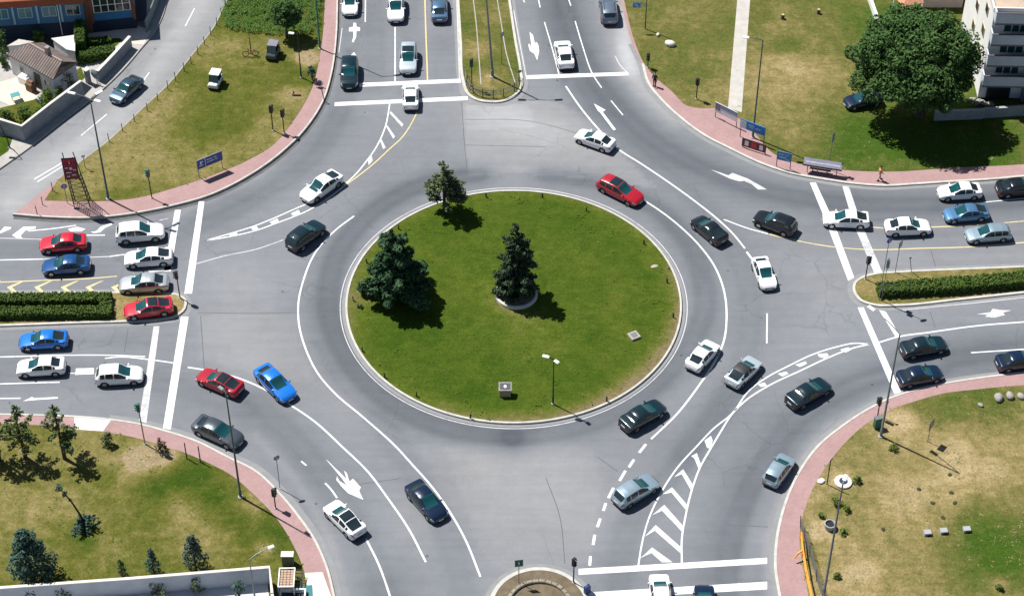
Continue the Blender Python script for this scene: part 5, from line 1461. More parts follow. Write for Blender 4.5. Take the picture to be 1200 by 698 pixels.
flecks('lawn_weeds', 'small weed flecks scattered over the round lawn', ci, 1100, LF_FLECKG, .09, z=.25)
# hedges
def hedge(name, label, runs, w, h, m, dens=420, size=.095, z0=.125):
    pts0 = gpts(runs[0], z0); o0 = pts0[0]
    t = thing(name, label, 'hedge', tuple(o0))
    core = MB(); lv = Leaves()
    for R in runs:
        P = [p - o0 for p in gpts(R, z0)]
        for a_, b_ in zip(P[:-1], P[1:]):
            d = b_ - a_; L = d.length; ang = math.atan2(d.y, d.x); c = (a_ + b_) / 2
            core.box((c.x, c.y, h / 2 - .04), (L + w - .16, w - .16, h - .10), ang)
            u = d.normalized(); nv = Vector((-u.y, u.x, 0))
            N = int(L * (w + 2 * h) * dens / 9)
            for _ in range(N):
                s = random.random(); e = random.uniform(-w / 2, L + w / 2) / max(L, .01)
                q = random.random() * (w + 2 * h)
                if q < w: off, z = q - w / 2, h
                elif q < w + h: off, z = w / 2, q - w
                else: off, z = -w / 2, q - w - h
                p = a_ + d * e + nv * (off * (1 + random.uniform(-.06, .06)))
                lv.cloud((p.x, p.y, max(.05, z + random.uniform(-.07, .05))), .12, 9, size, .2)
    for R in runs:
        P = [p - o0 for p in gpts(R, z0)]
        for p, q in ((P[0], P[1]), (P[-1], P[-2])):
            u = (p - q).normalized(); nv = Vector((-u.y, u.x, 0))
            for _ in range(int(w * h * dens / 8)):
                r_ = p + u * (w / 2) + nv * random.uniform(-w / 2, w / 2); lv.cloud((r_.x, r_.y, random.uniform(.05, h)), .12, 9, size, .2)
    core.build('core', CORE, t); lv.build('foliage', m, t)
hedge('clipped_hedge', 'long clipped hedge in two rows on the median beside the yellow hatching', [[(-150, 355), (0, 354), (124, 353)], [(-150, 371.5), (0, 370), (124, 369)], [(125, 354), (125, 368)]], .95, .75, LF_HEDGE)
hedge('clipped_hedge', 'long low clipped hedge on the median with the tall blue sign post', [[(1062, 341.5), (1120, 338), (1200, 331), (1420, 314)]], 1.35, .9, LF_HEDGE)
hedge('clipped_hedge', 'short separate block of clipped hedge at the median tip', [[(1036, 343.5), (1048, 343)]], 1.2, .9, LF_HEDGE)
hedge('garden_hedge', 'tall clipped hedge around the garden of the blue building', [[(96, 63), (96, 52), (97, 42)]], .9, 2.0, LF_GARDEN)
hedge('garden_hedge', 'low trimmed hedge behind the garden wall by the driveway', [[(99, 71), (128, 66)]], 1.3, 1.0, LF_GARDEN)
hedge('garden_hedge', 'small clipped hedge strip below the brown paving', [[(108, 52), (126, 50)]], .7, .6, LF_GARDEN)
for x, y, r, h_, lab in ((46, 50, .85, 1.6, 'round green bush behind the tiled roof'), (2, 62, 1.4, 2.6, 'green bush at the picture edge beside the tiled house'), (4, 78, .6, 1.4, 'small green bush under the larger edge bush'), (80, 104, 1.1, 2.4, 'leafy garden tree beside the tiled house corner'), (57, 124, 1.05, 1.9, 'leafy garden bush against the concrete wall'), (72, 116, .8, 1.5, 'smaller garden bush between two leafier ones'), (30, 140, 1.15, 1.7, 'wide garden bush inside the wall corner'), (8, 142, .95, 1.3, 'low garden bush near the picture edge inside the wall'), (46, 138, .7, 1.1, 'small bright bush along the inside of the wall')):
    bush('garden_bush', lab, (x, y), 0, r, LF_GARDEN, 520, .11, tall=h_, z0=.15, clumps=16, group='garden bushes round the tiled house')
for x, y, r, h_, lab in ((75, 700, .8, 1.6, 'wall creeper plant below the large dark conifer bush'), (185, 699, .9, 1.4, 'sprawling plant in front of the middle of the wall'), (232, 692, .75, 1.5, 'thin plant in front of the wall under the pale conifer'), (281, 700, .75, 2.0, 'leafy shrub in front of the wall near the yard corner')):
    bush('yard_shrub', lab, (x, y), 0, r, LF_OLIVE if x != 281 else LF_BLUE, 260, .10, tall=h_, group='plants in front of the retaining wall')

# ------------------------------------------------------------------ walls and buildings
def wall(name, label, px, h, th, m, cap=None, z0=.13, cat='wall', tops=None):
    P = gpts(px, z0); o0 = P[0]
    t = thing(name, label, cat, tuple(o0))
    rel = [p - o0 for p in P]; N = offs(rel)
    def prism(lo, hi, w, nm, mm):
        v = []; f = []
        for p, q in zip(rel, N):
            v += [p + q * w / 2 + Vector((0, 0, lo)), p - q * w / 2 + Vector((0, 0, lo)), p - q * w / 2 + Vector((0, 0, hi)), p + q * w / 2 + Vector((0, 0, hi))]
        for i in range(len(rel) - 1):
            for k in range(4): f.append((4 * i + k, 4 * i + (k + 1) % 4, 4 * i + 4 + (k + 1) % 4, 4 * i + 4 + k))
        f += [(0, 3, 2, 1), tuple(4 * (len(rel) - 1) + k for k in range(4))]
        o = mesh_obj(nm, v, f, mm, t)
        bm = bmesh.new(); bm.from_mesh(o.data); bmesh.ops.recalc_face_normals(bm, faces=bm.faces); bm.to_mesh(o.data); bm.free()
    prism(-.2, h, th, 'wall_body', m)
    if cap: prism(h + .002, h + .09, th + .08, 'coping', cap)
    return t
WALLM = mat('stained_concrete_wall', (.25, .27, .29), .95, noise=(1.1, .28))
wall('garden_wall', 'stained concrete garden wall around the patio of the tiled house', [(-80, 141), (0, 156), (29, 165), (62, 139), (98, 112)], 1.9, .2, WALLM, CONC)
wall('garden_wall', 'stained concrete wall between driveway and gate along the side street', [(116, 96), (135, 76), (154, 55)], 1.35, .25, WALLM, CONC)
wall('yard_fence_wall', 'greenish metal panel fence at the top of the side street', [(172, 38), (180, 20), (192, -12), (210, -60)], 1.6, .12, mat('teal_grey_panel', (.12, .17, .18), .6, noise=(3, .35)), cat='fence')
g = G(104, 97, .13); t = thing('gate_pillar', 'concrete gate pillar at the gap in the garden walls', 'pillar', (g.x, g.y, .13), .8)
b = MB(); b.box((0, 0, .85), (.45, .45, 1.7), bev=.03); b.build('shaft', WALLM, t); b = MB(); b.box((0, 0, 1.74), (.6, .6, .1), bev=.02); b.build('coping', CONC, t)
g = G(114, 97, .13); t = thing('satellite_dish', 'large grey dish standing by the gate in the garden walls', 'dish', (g.x, g.y, .13), -.6)
b = MB(); b.tube([(0, 0, 0), (0, 0, .9)], .05, 8); b.build('mast', M_GREY, t)
v = []; f = []; n = 20; rings = 5
for i in range(rings + 1):
    q = .62 * i / rings
    for k in range(n): v.append((q * math.cos(2 * PI * k / n), -.18 + .45 * q * q - .12, 1.15 + q * math.sin(2 * PI * k / n)))
for i in range(rings):
    for k in range(n): f.append((i * n + k, i * n + (k + 1) % n, (i + 1) * n + (k + 1) % n, (i + 1) * n + k))
o = mesh_obj('reflector', v, f, mat('dish_grey', (.26, .30, .32), .5, .2), t, smooth=60)
wall('retaining_wall', 'long pale topped concrete retaining wall along the bottom lawn edge', [(-120, 715), (0, 707), (160, 695.5), (318, 682.5), (322, 720), (326, 760)], 2.0, .18, mat('blue_grey_wall', (.40, .43, .48), .9, noise=(.8, .16)), CONC)
poly_sheet('yard', [(-120, 718), (0, 709), (160, 697.5), (314, 685), (320, 760), (-120, 790)], .143, mat('white_yard_paving', (.55, .56, .58), .9, noise=(.5, .12)))
wall('boundary_wall', 'low grey boundary wall shaded by the huge tree before the apartment block', [(1094, 141), (1150, 139), (1152, 138), (1215, 134), (1330, 127)], 1.15, .22, WALLM, CONC_G)
wall('white_wall', 'narrow white garden wall running up behind the huge tree', [(1034, 41), (1025, 20), (1014, -12), (1000, -60)], .75, .3, M_WHITE)
for i, (x, y) in enumerate(((1140, 118), (1146, 121), (1152, 122), (1160, 123))):
    g = G(x, y, .135); b = MB(); b.ball((0, 0, .15), (.5, .3, .22), 8, 6, jit=.25)
    tag(b.build('rubble_stone', STONE, loc=(g.x, g.y, .135), rotz=i), 'pale rubble stone heaped at the foot of the white apartment block', 'stone', 'rubble by the apartment block')

# tiled house
def tile_mat():
    n = NT('clay_roof_tiles')
    w = n.t.nodes.new('ShaderNodeTexWave'); w.inputs['Scale'].default_value = .95; w.inputs['Distortion'].default_value = 1.2; w.inputs['Detail'].default_value = 2; w.bands_direction = 'X'
    n.link(n.tc.outputs['Object'], w.inputs['Vector'])
    br = n.t.nodes.new('ShaderNodeTexBrick'); br.inputs['Scale'].default_value = 3.0
    br.inputs['Color1'].default_value = (.20, .165, .155, 1); br.inputs['Color2'].default_value = (.30, .235, .20, 1); br.inputs['Mortar'].default_value = (.09, .07, .065, 1); br.inputs['Mortar Size'].default_value = .06
    n.link(n.tc.outputs['Object'], br.inputs['Vector'])
    c = n.mix(n.rng(n.noise(.8, 5), .3, .7, 0, .55), br.outputs['Color'], (.30, .26, .24))
    c = n.mix(n.rng(w.outputs['Fac'], 0, .5, .85, 0), c, (.05, .04, .038))
    n.bump(w.outputs['Fac'], .6, .08)
    return n.done(c, .95, .1)
ez = 2.75
A, B, C_, D = G(7, 63, ez), G(51, 50, ez), G(91, 73, ez), G(62, 93, ez)
cen = (A + B + C_ + D) / 4; cen.z = .13
t = thing('tiled_house', 'small white house with a weathered brown tiled roof inside the garden walls', 'house', tuple(cen))
rel = [p - cen for p in (A, B, C_, D)]
for r_ in rel: r_.z = ez - .13
r1, r2 = (rel[0] + rel[1]) / 2, (rel[2] + rel[3]) / 2
r1 = r1.lerp(r2, .16); r2 = r2.lerp(r1, .05); r1.z = r2.z = ez + .95
th_ = Vector((0, 0, -.14))
top = rel + [r1, r2]
v = top + [p + th_ for p in rel]
f = [(0, 3, 5, 4), (1, 4, 5, 2), (0, 4, 1), (3, 2, 5), (0, 6, 9, 3), (3, 9, 8, 2), (2, 8, 7, 1), (1, 7, 6, 0), (6, 7, 8, 9)]
ax = math.atan2((r2 - r1).y, (r2 - r1).x)
RZ = Matrix.Rotation(-ax, 3, 'Z')
roof = mesh_obj('roof', [RZ @ p for p in v], f, tile_mat(), t, rotz=ax)
wl_ = None; b = MB(); b.tube([RZ @ (r1 + Vector((0, 0, .03))), RZ @ (r2 + Vector((0, 0, .03)))], .10, 8); b.build('ridge_tiles', mat('ridge_clay', (.33, .25, .21), .9, noise=(4, .3)), roof)
cp = RZ @ ((r1 + r2) / 2 + Vector((.3, -.2, .35))); b = MB(); b.box(tuple(cp), (.45, .45, 1.0)); b.build('chimney', mat('chimney_render', (.30, .25, .23), .95, noise=(3, .2)), roof)
inn = [Vector((p.x * .93, p.y * .93, 0)) for p in rel]
v = inn + [p + Vector((0, 0, ez - .28)) for p in inn]
HW = mat('white_render', (.50, .51, .53), .9, noise=(.9, .12))
mesh_obj('wall', v, [(0, 1, 5, 4), (1, 2, 6, 5), (2, 3, 7, 6), (3, 0, 4, 7)][::1], HW, t)
d = (inn[3] - inn[0]); nrm = Vector((d.y, -d.x, 0)).normalized(); ang = math.atan2(d.y, d.x)
if nrm.y > 0: nrm = -nrm
for u, nm, w_, h_, zc in ((.28, 'window', .9, .9, 1.4), (.62, 'door', .9, 2.0, 1.0), (.84, 'window', .8, .8, 1.45)):
    p = inn[0].lerp(inn[3], u) + nrm * .03
    b = MB(); b.box((0, 0, zc), (w_, .06, h_), bev=.01); fr = b.build(nm, WOOD_D if nm == 'door' else M_WHITE, t, loc=p, rotz=ang)
    if nm == 'window': b = MB(); b.box((0, -.035, zc), (w_ - .16, .012, h_ - .16)); b.build('pane', GLASS_D, fr)
# annexe roof patches behind the house
for (q, z_, lab, mm) in (([(60, 45), (88, 41), (88, 60), (78, 58)], 1.9, 'flat pale slab roof of the shed behind the tiled house', CONC), ([(8, 54), (22, 46), (40, 49), (22, 53)], 1.8, 'pale corrugated lean-to roof beside the round green bush', mat('pale_sheet', (.42, .40, .37), .8, noise=(2, .2)))):
    P = gpts(q, z_); c0 = sum(P, Vector()) / 4; c0.z = .13
    t = thing('garden_shed', lab, 'shed', tuple(c0)); R_ = [p - c0 for p in P]
    v = R_ + [p + Vector((0, 0, -.12)) for p in R_]; mesh_obj('roof', v, [(3, 2, 1, 0), (4, 5, 6, 7), (0, 1, 5, 4), (1, 2, 6, 5), (2, 3, 7, 6), (3, 0, 4, 7)], mm, t)
    I_ = [Vector((p.x * .9, p.y * .9, 0)) for p in R_]; v = I_ + [p + Vector((0, 0, z_ - .26)) for p in I_]; mesh_obj('wall', v, [(0, 1, 5, 4), (1, 2, 6, 5), (2, 3, 7, 6), (3, 0, 4, 7)], HW, t)
# patio clutter
g = G(19, 117, .15); t = thing('patio_table', 'small teal topped table on the cream patio', 'table', (g.x, g.y, .14), .5)
b = MB(); b.box((0, 0, .70), (.95, .7, .05), bev=.01); b.build('tabletop', mat('teal_top', (.05, .26, .28), .5), t)
for sx in (-1, 1):
    for sy in (-1, 1): b = MB(); b.box((sx * .4, sy * .28, .34), (.05, .05, .67)); b.build('leg', M_WHITE, t)
for x, y, s_, lab, mm in ((30, 97, (1.3, .8, .9), 'white covered bench against the tiled house wall', M_WHITE), (37, 106, (.9, .7, 1.0), 'dark draped pile on the patio beside the house door', RUST), (47, 119, (.6, .5, .5), 'grey crate at the patio corner near the bushes', CONC_G)):
    g = G(x, y, .14); b = MB(); b.box((0, 0, s_[2] / 2), s_, bev=.08); b.box((0, .1, s_[2] + .08), (s_[0] * .7, s_[1] * .6, .2), bev=.05)
    tag(b.build('garden_box', mm, loc=(g.x, g.y, .14), rotz=-.6), lab, 'box', None)

# blue building at the top corner
A, B = G(-60, 50, .13), G(103, 40, .13)
BL = mat('blue_render', (.05, .15, .27), .9, noise=(.6, .15)); NAVY = mat('shaded_navy_render', (.012, .028, .055), .85, noise=(.7, .2)); TERRA = mat('terracotta_band', (.24, .065, .025), .85, noise=(1.5, .15)); FRAMEB = mat('pale_blue_frame', (.26, .42, .52), .6)  # navy tone carries the shade on the lower front
def block(name, label, A, B, depth, floors, parent_kind, roofm):
    d = B - A; L = math.hypot(d.x, d.y); c = (A + B) / 2
    t = thing(name, label, 'building', (c.x, c.y, .13), math.atan2(d.y, d.x))
    return t, L
t, L = block('blue_building', 'blue fronted building with a terracotta band above its windows', A, B, 9, 2, None, None)
b = MB(); b.box((0, 4.5, .85), (L, 9, 1.9)); b.build('plinth', NAVY, t)  # lower wall as its own block, shade put into its navy colour
b = MB(); b.box((0, 4.4, 3.05), (L - .02, 9, 2.50)); b.build('wall', BL, t)
b = MB(); b.box((0, 4.3, 4.72), (L + .5, 9.5, .82), bev=.04); b.build('cornice', TERRA, t)
b = MB(); b.box((0, 4.9, 5.25), (L - .3, 8.6, .22)); b.build('roof', mat('blue_roof', (.16, .34, .52), .8, noise=(.7, .15)), t)
for k in range(6):
    x = -L / 2 + 1.1 + k * (L - 2.2) / 5
    b = MB(); b.box((x, -.13, 3.35), (1.55, .08, 1.35), bev=.01); w = b.build('window', FRAMEB, t)
    b = MB(); b.box((x - .36, -.172, 3.35), (.62, .02, 1.12)); b.box((x + .36, -.172, 3.35), (.62, .02, 1.12)); b.build('pane', GLASS_D if k in (1, 5) else mat('teal_blind', (.05, .16, .19), .25), w)
for k in range(5):
    x = -L / 2 + 1.1 + (k + .5) * (L - 2.2) / 5
    b = MB(); b.box((x, -.16, 3.1), (.22, .14, 2.3)); b.build('pilaster', FRAMEB, t)
b = MB(); b.tube([(L * .32, -.2, .2), (L * .32, -.2, 4.3)], .05, 6); b.build('downpipe', M_WHITE, t)
A, B = G(110, 38, .13), G(161, 33, .13)
t, L = block('glazed_annexe', 'blue annexe with a wide white gridded window beside the blue building', A, B, 8, 1, None, None)
b = MB(); b.box((0, 4, .65), (L, 8, 1.5)); b.build('plinth', NAVY, t)  # foot of the annexe, same shade put into the colour
b = MB(); b.box((0, 4, 3.1), (L - .02, 7.9, 3.4)); b.build('wall', mat('strong_blue_render', (.04, .17, .34), .9, noise=(.6, .15)), t)
b = MB(); b.box((0, 4, 4.95), (L + .3, 8.4, .28)); b.build('roof', TERRA, t)
for s in (-1, 1): b = MB(); b.box((s * (L / 2 - .12), -.03, 2.9), (.3, .16, 3.4)); b.build('pilaster', TERRA, t)
b = MB(); b.box((0, .0, 3.45), (L - .7, .10, 1.9)); w = b.build('window', M_WHITE, t)
b = MB(); n = 5; ww = (L - .8) / n
for k in range(n):
    for j in range(2): b.box((-(L - .8) / 2 + (k + .5) * ww, -.06, 2.98 + j * .93), (ww - .12, .03, .82))
b.build('pane', GLASS_D, w)
b = MB(); b.box((-L / 2 - .35, 1.0, 2.4), (.7, 2, 4.6)); b.build('side_pier', RUST, t)

# white apartment block
A = G(1147, 124, .13)
t = thing('apartment_block', 'white apartment block with stacked grey blue balconies beside the huge tree', 'building', (A.x, A.y, .13), -.03)
WW, DP, FH = 16.0, 13.0, 2.62
APW = mat('warm_white_render', (.74, .73, .72), .85, noise=(.5, .08)); APG = mat('grey_white_render', (.42, .43, .46), .85, noise=(.6, .1)); BAL = mat('grey_blue_parapet', (.52, .56, .63), .8, noise=(.8, .1)); REC = mat('recess_render', (.42, .43, .45), .9, noise=(.8, .1))
b = MB(); b.box((WW / 2, DP / 2 + 1.2, 5.6), (WW, DP, 10.9)); b.build('wall', APW, t)
b = MB(); b.box((WW / 2, DP / 2 + 1.2, 11.12), (WW + .3, DP + .3, .12)); rf = b.build('roof', mat('roof_terrace', (.42, .33, .25), .9, noise=(.7, .2)), t)
b = MB()
b.box((WW / 2, 1.12, 11.4), (WW + .3, .14, .4)); b.box((-.08, DP / 2 + 1.2, 11.4), (.14, DP + .1, .4)); b.build('parapet', APW, rf)
b = MB(); b.box((6.0, 5.0, 11.9), (5.5, 3.5, 1.4), bev=.05); b.build('roof_lantern', mat('lantern_glass', (.10, .16, .18), .15), rf)
for k in range(4):
    z0 = 2.55 + k * FH
    b = MB(); b.box((WW / 2, .55, z0 + .02), (WW + .1, 1.25, .22)); sl_ = b.build('balcony_slab', mat('slab_edge', (.16, .16, .17), .9) if k == 0 else bpy.data.materials['slab_edge'], t)
    b = MB(); b.box((WW / 2, -.02, z0 + .72), (WW + .16, .14, 1.18)); b.box((-.02, .6, z0 + .72), (.13, 1.1, 1.18)); b.build('parapet', BAL, t)
    b = MB(); b.box((WW / 2, -.02, z0 + 1.34), (WW + .22, .2, .06)); b.build('handrail', mat('rail_dark', (.09, .09, .10), .6) if k == 0 else bpy.data.materials['rail_dark'], t)
    if k < 3:
        for i in range(3):
            x = 2.4 + i * 5.4
            b = MB(); b.box((x, 1.15, z0 + 1.62), (2.5, .14, 1.5), bev=.01); w = b.build('window', M_WHITE, t)
            b = MB()
            for q in (-.8, 0, .8): b.box((x + q, 1.06, z0 + 1.62), (.68, .06, 1.32))
            b.build('pane', GLASS, w)
        b = MB(); b.box((5.0, .9, z0 + 1.36), (.12, .7, 2.3)); b.build('party_screen', APG, t)
    # side windows on the sunlit flank
    for y in (4.2, 8.5):
        b = MB(); b.box((-.02, y, z0 + 1.45), (.10, 1.3, 1.2), bev=.01); w = b.build('window', mat('flank_frame', (.55, .40, .30), .7) if (k == 0 and y < 5) else bpy.data.materials['flank_frame'], t)
        b = MB(); b.box((-.075, y, z0 + 1.45), (.02, 1.1, 1.0)); b.build('pane', GLASS_D, w)
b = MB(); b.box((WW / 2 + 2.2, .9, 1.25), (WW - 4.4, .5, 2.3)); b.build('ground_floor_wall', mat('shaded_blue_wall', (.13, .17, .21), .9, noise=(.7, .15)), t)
b = MB(); b.box((2.0, 1.12, 1.2), (2.4, .2, 2.2)); b.build('garage_door', M_DARK, t)
# houses behind the tree
g = G(1062, 12, .13); t = thing('garden_pavilion', 'small pavilion with an orange tiled pyramid roof at the top edge', 'pavilion', (g.x, g.y, .13), .3)
b = MB(); b.add([(-1.3, -1.3, 1.6), (1.3, -1.3, 1.6), (1.3, 1.3, 1.6), (-1.3, 1.3, 1.6), (0, 0, 2.5)], [(0, 1, 4), (1, 2, 4), (2, 3, 4), (3, 0, 4), (3, 2, 1, 0)]); b.build('roof', mat('orange_tiles', (.46, .22, .13), .9, noise=(4, .3)), t)
for sx in (-1, 1):
    for sy in (-1, 1): b = MB(); b.box((sx * 1.05, sy * 1.05, .82), (.12, .12, 1.6)); b.build('post', M_WHITE, t)
A = G(1085, 14, .13); t = thing('pale_house', 'pale pink house partly hidden at the top edge behind the huge tree', 'house', (A.x + 1.9, A.y + 3, .13))
b = MB(); b.box((0, 0, 1.4), (4.4, 4.4, 2.8)); b.build('wall', mat('pink_render', (.62, .48, .46), .9, noise=(.6, .1)), t)
b = MB(); b.box((0, 0, 2.9), (4.9, 4.9, .2), bev=.03); b.build('roof', M_WHITE, t)
b = MB(); b.box((-.8, -2.22, 1.5), (1.0, .06, 1.0)); w = b.build('window', M_WHITE, t); b = MB(); b.box((-.8, -2.26, 1.5), (.8, .02, .8)); b.build('pane', GLASS_D, w)

# ------------------------------------------------------------------ small objects
g = G(592, 462, .2); t = thing('plaque_pedestal', 'low stone pedestal with a framed plaque top on the round lawn', 'pedestal', (g.x, g.y, .19))
b = MB(); b.box((0, 0, .42), (1.0, .62, .9), bev=.03); b.build('pedestal', mat('yellow_stone', (.36, .30, .19), .9, noise=(4, .25)), t)
b = MB(); b.add([(-.58, -.36, .88), (.58, -.36, .88), (.58, .42, 1.18), (-.58, .42, 1.18), (-.58, -.36, .80), (.58, -.36, .80), (.58, .42, .80), (-.58, .42, .80)], [(0, 1, 2, 3), (0, 4, 5, 1), (1, 5, 6, 2), (2, 6, 7, 3), (3, 7, 4, 0)]); top_ = b.build('plaque_frame', STONE, t)
sl = .30 / .78
b = MB(); b.add([(x, y, .88 + (y + .36) * sl + .012) for x, y in ((-.46, -.26), (.46, -.26), (.46, .32), (-.46, .32))], [(0, 1, 2, 3)]); b.build('plaque', mat('slate_plaque', (.07, .075, .09), .4), top_)
b = MB(); b.add([(.14 * math.cos(k * PI / 6), .02 + .14 * math.sin(k * PI / 6), .88 + (.38 + .14 * math.sin(k * PI / 6)) * sl + .02) for k in range(12)], [tuple(range(12))]); b.build('emblem', M_SIGNW, top_)
g = G(743, 394, .2); t = thing('drain_box', 'small square stone drain box sunk in the round lawn', 'drain', (g.x, g.y, .16), .5)
b = MB(); b.box((0, 0, .1), (.95, .95, .3), bev=.04); b.build('stone_frame', mat('tan_stone', (.34, .30, .25), .9, noise=(3, .2)), t); b = MB(); b.box((0, 0, .262), (.55, .55, .03)); b.build('lid', M_GREY, t)
def stone(px, py, s_, label, m=STONE, group=None, z0=.135, cat='stone'):
    g = G(px, py, z0); b = MB(); b.ball((0, 0, s_[2] * .55), s_, 9, 6, jit=.14)
    return tag(b.build('stone', m, loc=(g.x, g.y, z0), rotz=px, smooth=60), label, cat, group)
stone(767, 313, (.38, .25, .12), 'flat pale stone in the lawn near the island kerb', SAND)
stone(785, 53, (.62, .45, .35), 'pale cream boulder on the grass below the hanging sign', CONC)
stone(771, 42, (.28, .2, .2), 'small pale stone on the grass by the hanging sign shadow', CONC)
for x, y, r_, lab in ((1170, 467, .58, 'grey boulder on bright grass, first of the row by the pink pavement'), (1183, 465, .5, 'grey boulder on bright grass, middle of the row by the pink pavement'), (1196, 465, .45, 'grey boulder on bright grass, last of the row at the picture edge'), (1149, 475, .3, 'small grey stone on bright grass below the boulder row')):
    stone(x, y, (r_, r_ * .7, r_ * .55), lab, group='boulders on the green strip')
for x, y, lab in ((1087, 626, 'pale concrete block on the dry lawn, first of the spaced row'), (1106, 624, 'pale concrete block on the dry lawn, middle of the spaced row'), (1133, 622, 'half buried concrete block on the dry lawn, last of the spaced row')):
    g = G(x, y, .135); t = thing('concrete_block', lab, 'block', (g.x, g.y, .135), .1, 'concrete blocks on the dry lawn')
    b = MB(); b.box((0, .08, .14), (.62, .5, .34), bev=.03); b.build('block', CONC_G, t); b = MB(); b.box((.08, -.19, .12), (.34, .06, .2), bev=.01); b.build('recess', M_DARK, t)
for x, y in ((1077, 573), (1093, 589), (1105, 606), (1115, 577), (1119, 589), (1035, 620), (1113, 556)):
    stone(x, y, (.22, .18, .05), 'small dark tuft or hole in the mown dry lawn', mat('dark_soil', (.035, .04, .02), 1) if 'dark_soil' not in bpy.data.materials else bpy.data.materials['dark_soil'], 'dark spots on the dry lawn', cat='spot')
g = G(972, 618, .135); t = thing('stone_bin', 'round dark hollow concrete bin beside the lamp pole', 'bin', (g.x, g.y, .135))
b = MB(); prof = [(.40, 0), (.48, .55), (.40, .56), (.34, .2), (.02, .18)]; b.lathe(prof, n=18); b.build('bowl', CONC_G, t, smooth=40)
b = MB(); b.lathe([(.36, .40), (.02, .41)], n=18); b.build('filling', M_DARK, t)
g = G(988, 565, .135); t = thing('lamp_plinth', 'round pale concrete manhole plinth with a dark lid on the dry lawn', 'manhole', (g.x, g.y, .135))
b = MB(); b.lathe([(.75, 0), (.75, .16), (.68, .2), (.02, .2)], n=22); b.build('plinth', CONC, t, smooth=40); b = MB(); b.lathe([(.36, .205), (.36, .24), (.02, .245)], n=16); b.build('lid', mat('dark_blue_lid', (.02, .03, .07), .5), t)
for i, (x, y, lab) in enumerate(((219, 537, 'dark thin bollard post on the pavement edge, first of the pair by the lamp'), (235, 541, 'dark thin bollard post on the pavement edge, second of the pair by the lamp'))):
    g = G(x, y, .13); b = MB(); b.lathe([(.06, 0), (.05, 2.0), (.02, 2.05)], n=8); tag(b.build('thin_post', WOOD_D, loc=(g.x, g.y, .13), smooth=50), lab, 'post', 'thin posts on the pavement edge')
g = G(380, 118, .13); t = thing('bent_post', 'bent dark post with a short arm on the pink pavement corner', 'post', (g.x, g.y, .13))
b = MB(); b.tube([(0, 0, 0), (-.12, .05, .9), (-.18, .05, 1.45)], [.06, .05, .05], 7); b.build('post', M_DARK, t); b = MB(); b.tube([(-.18, .05, 1.4), (-.75, .15, 1.6)], .04, 6); b.build('arm', M_DARK, t)
g = G(317, 112, .135); b = MB()
# fallen kerb of an old post hole: shallow brick frame
t = thing('brick_frame', 'broken L shaped brick edging round a bare patch on the verge', 'edging', (G(347, 112, .135).x, G(347, 112, .135).y, .135))
b = MB(); b.box((-.35, .3, .1), (.12, .7, .22), bev=.02); b.box((.1, -.05, .1), (.8, .12, .22), bev=.02); b.build('edging', RUST, t)
for x, y, lab in ((917, 22, 'grey stump on the mown grass nearer the concrete path'), (959, 16, 'pale topped stump on the mown grass nearer the white wall')):
    g = G(x, y, .135); t = thing('tree_stump', lab, 'stump', (g.x, g.y, .135), 0, 'stumps on the mown grass')
    b = MB(); b.lathe([(.26, 0), (.2, .12), (.18, .55)], n=10); b.build('stump', BARK, t, smooth=50); b = MB(); b.lathe([(.175, .555), (.02, .56)], n=10); b.build('cut_face', mat('cut_wood', (.42, .33, .24), .9) if 'cut_wood' not in bpy.data.materials else bpy.data.materials['cut_wood'], t)
g = G(969, 567, .135); b = MB(); b.tube([(0, 0, 0), (0, 0, 3.1), (.12, 0, 3.3)], [.05, .045, .05], 8); tag(b.build('thin_post', M_DARK, loc=(g.x, g.y, .135), smooth=50), 'slender dark post beside the manhole plinth at the pavement edge', 'post')
stone(962, 564, (.36, .28, .16), 'white stone at the foot of the slender dark post by the pavement', M_WHITE)
# meter stand and pallet by the walled yard
g = G(337, 686, .135); t = thing('crate_stack', 'tall open metal frame holding a brick pallet beside the yard', 'pallet', (g.x, g.y, .135), .02)
b = MB()
for sx in (-1, 1):
    for sy in (-1, 1): b.box((sx * .62, sy * .95, .55), (.08, .08, 1.1))
    b.box((sx * .62, 0, 1.1), (.09, 1.98, .08))
for sy in (-1, 1): b.box((0, sy * .95, 1.1), (1.15, .09, .08))
b.build('frame', M_WHITE, t)
b = MB()
for i in range(4):
    for j in range(7): b.box((-.42 + i * .28, -.75 + j * .25, .85), (.25, .22, .3), bev=.02)
b.build('bricks', mat('tan_bricks', (.42, .30, .22), .9, noise=(5, .25)), t)
g = G(349, 684, .135); t = thing('iron_grate', 'black ladder like iron grate leaning beside the brick pallet', 'grate', (g.x, g.y, .135), .05)
b = MB()
for sx in (-1, 1): b.tube([(sx * .4, -.9, .25), (sx * .4, .9, .75)], .04, 6)
b.build('side_rail', M_DARK, t); b = MB()
for k in range(7): u = k / 6; b.tube([(-.4, -.9 + 1.8 * u, .25 + .5 * u), (.4, -.9 + 1.8 * u, .25 + .5 * u)], .03, 6)
b.build('rungs', M_DARK, t)
g = G(338, 660, .135); t = thing('utility_box', 'grey green utility box with a pale lid above the brick pallet', 'cabinet', (g.x, g.y, .135))
b = MB(); b.box((0, 0, .6), (.95, .5, 1.2), bev=.03); b.build('body', mat('grey_green_box', (.12, .14, .10), .7, noise=(3, .2)), t); b = MB(); b.box((0, 0, 1.24), (1.05, .6, .08), bev=.02); b.build('lid', CONC, t)
g = G(343, 702, .135); t = thing('sunken_pit', 'white rimmed dark basin in the teal yard corner below the pallet', 'basin', (g.x, g.y, .135))
b = MB()
for s in (-1, 1): b.box((0, s * .75, .2), (2.1, .12, .5), bev=.01); b.box((s * 1.0, 0, .2), (.12, 1.38, .5), bev=.01)
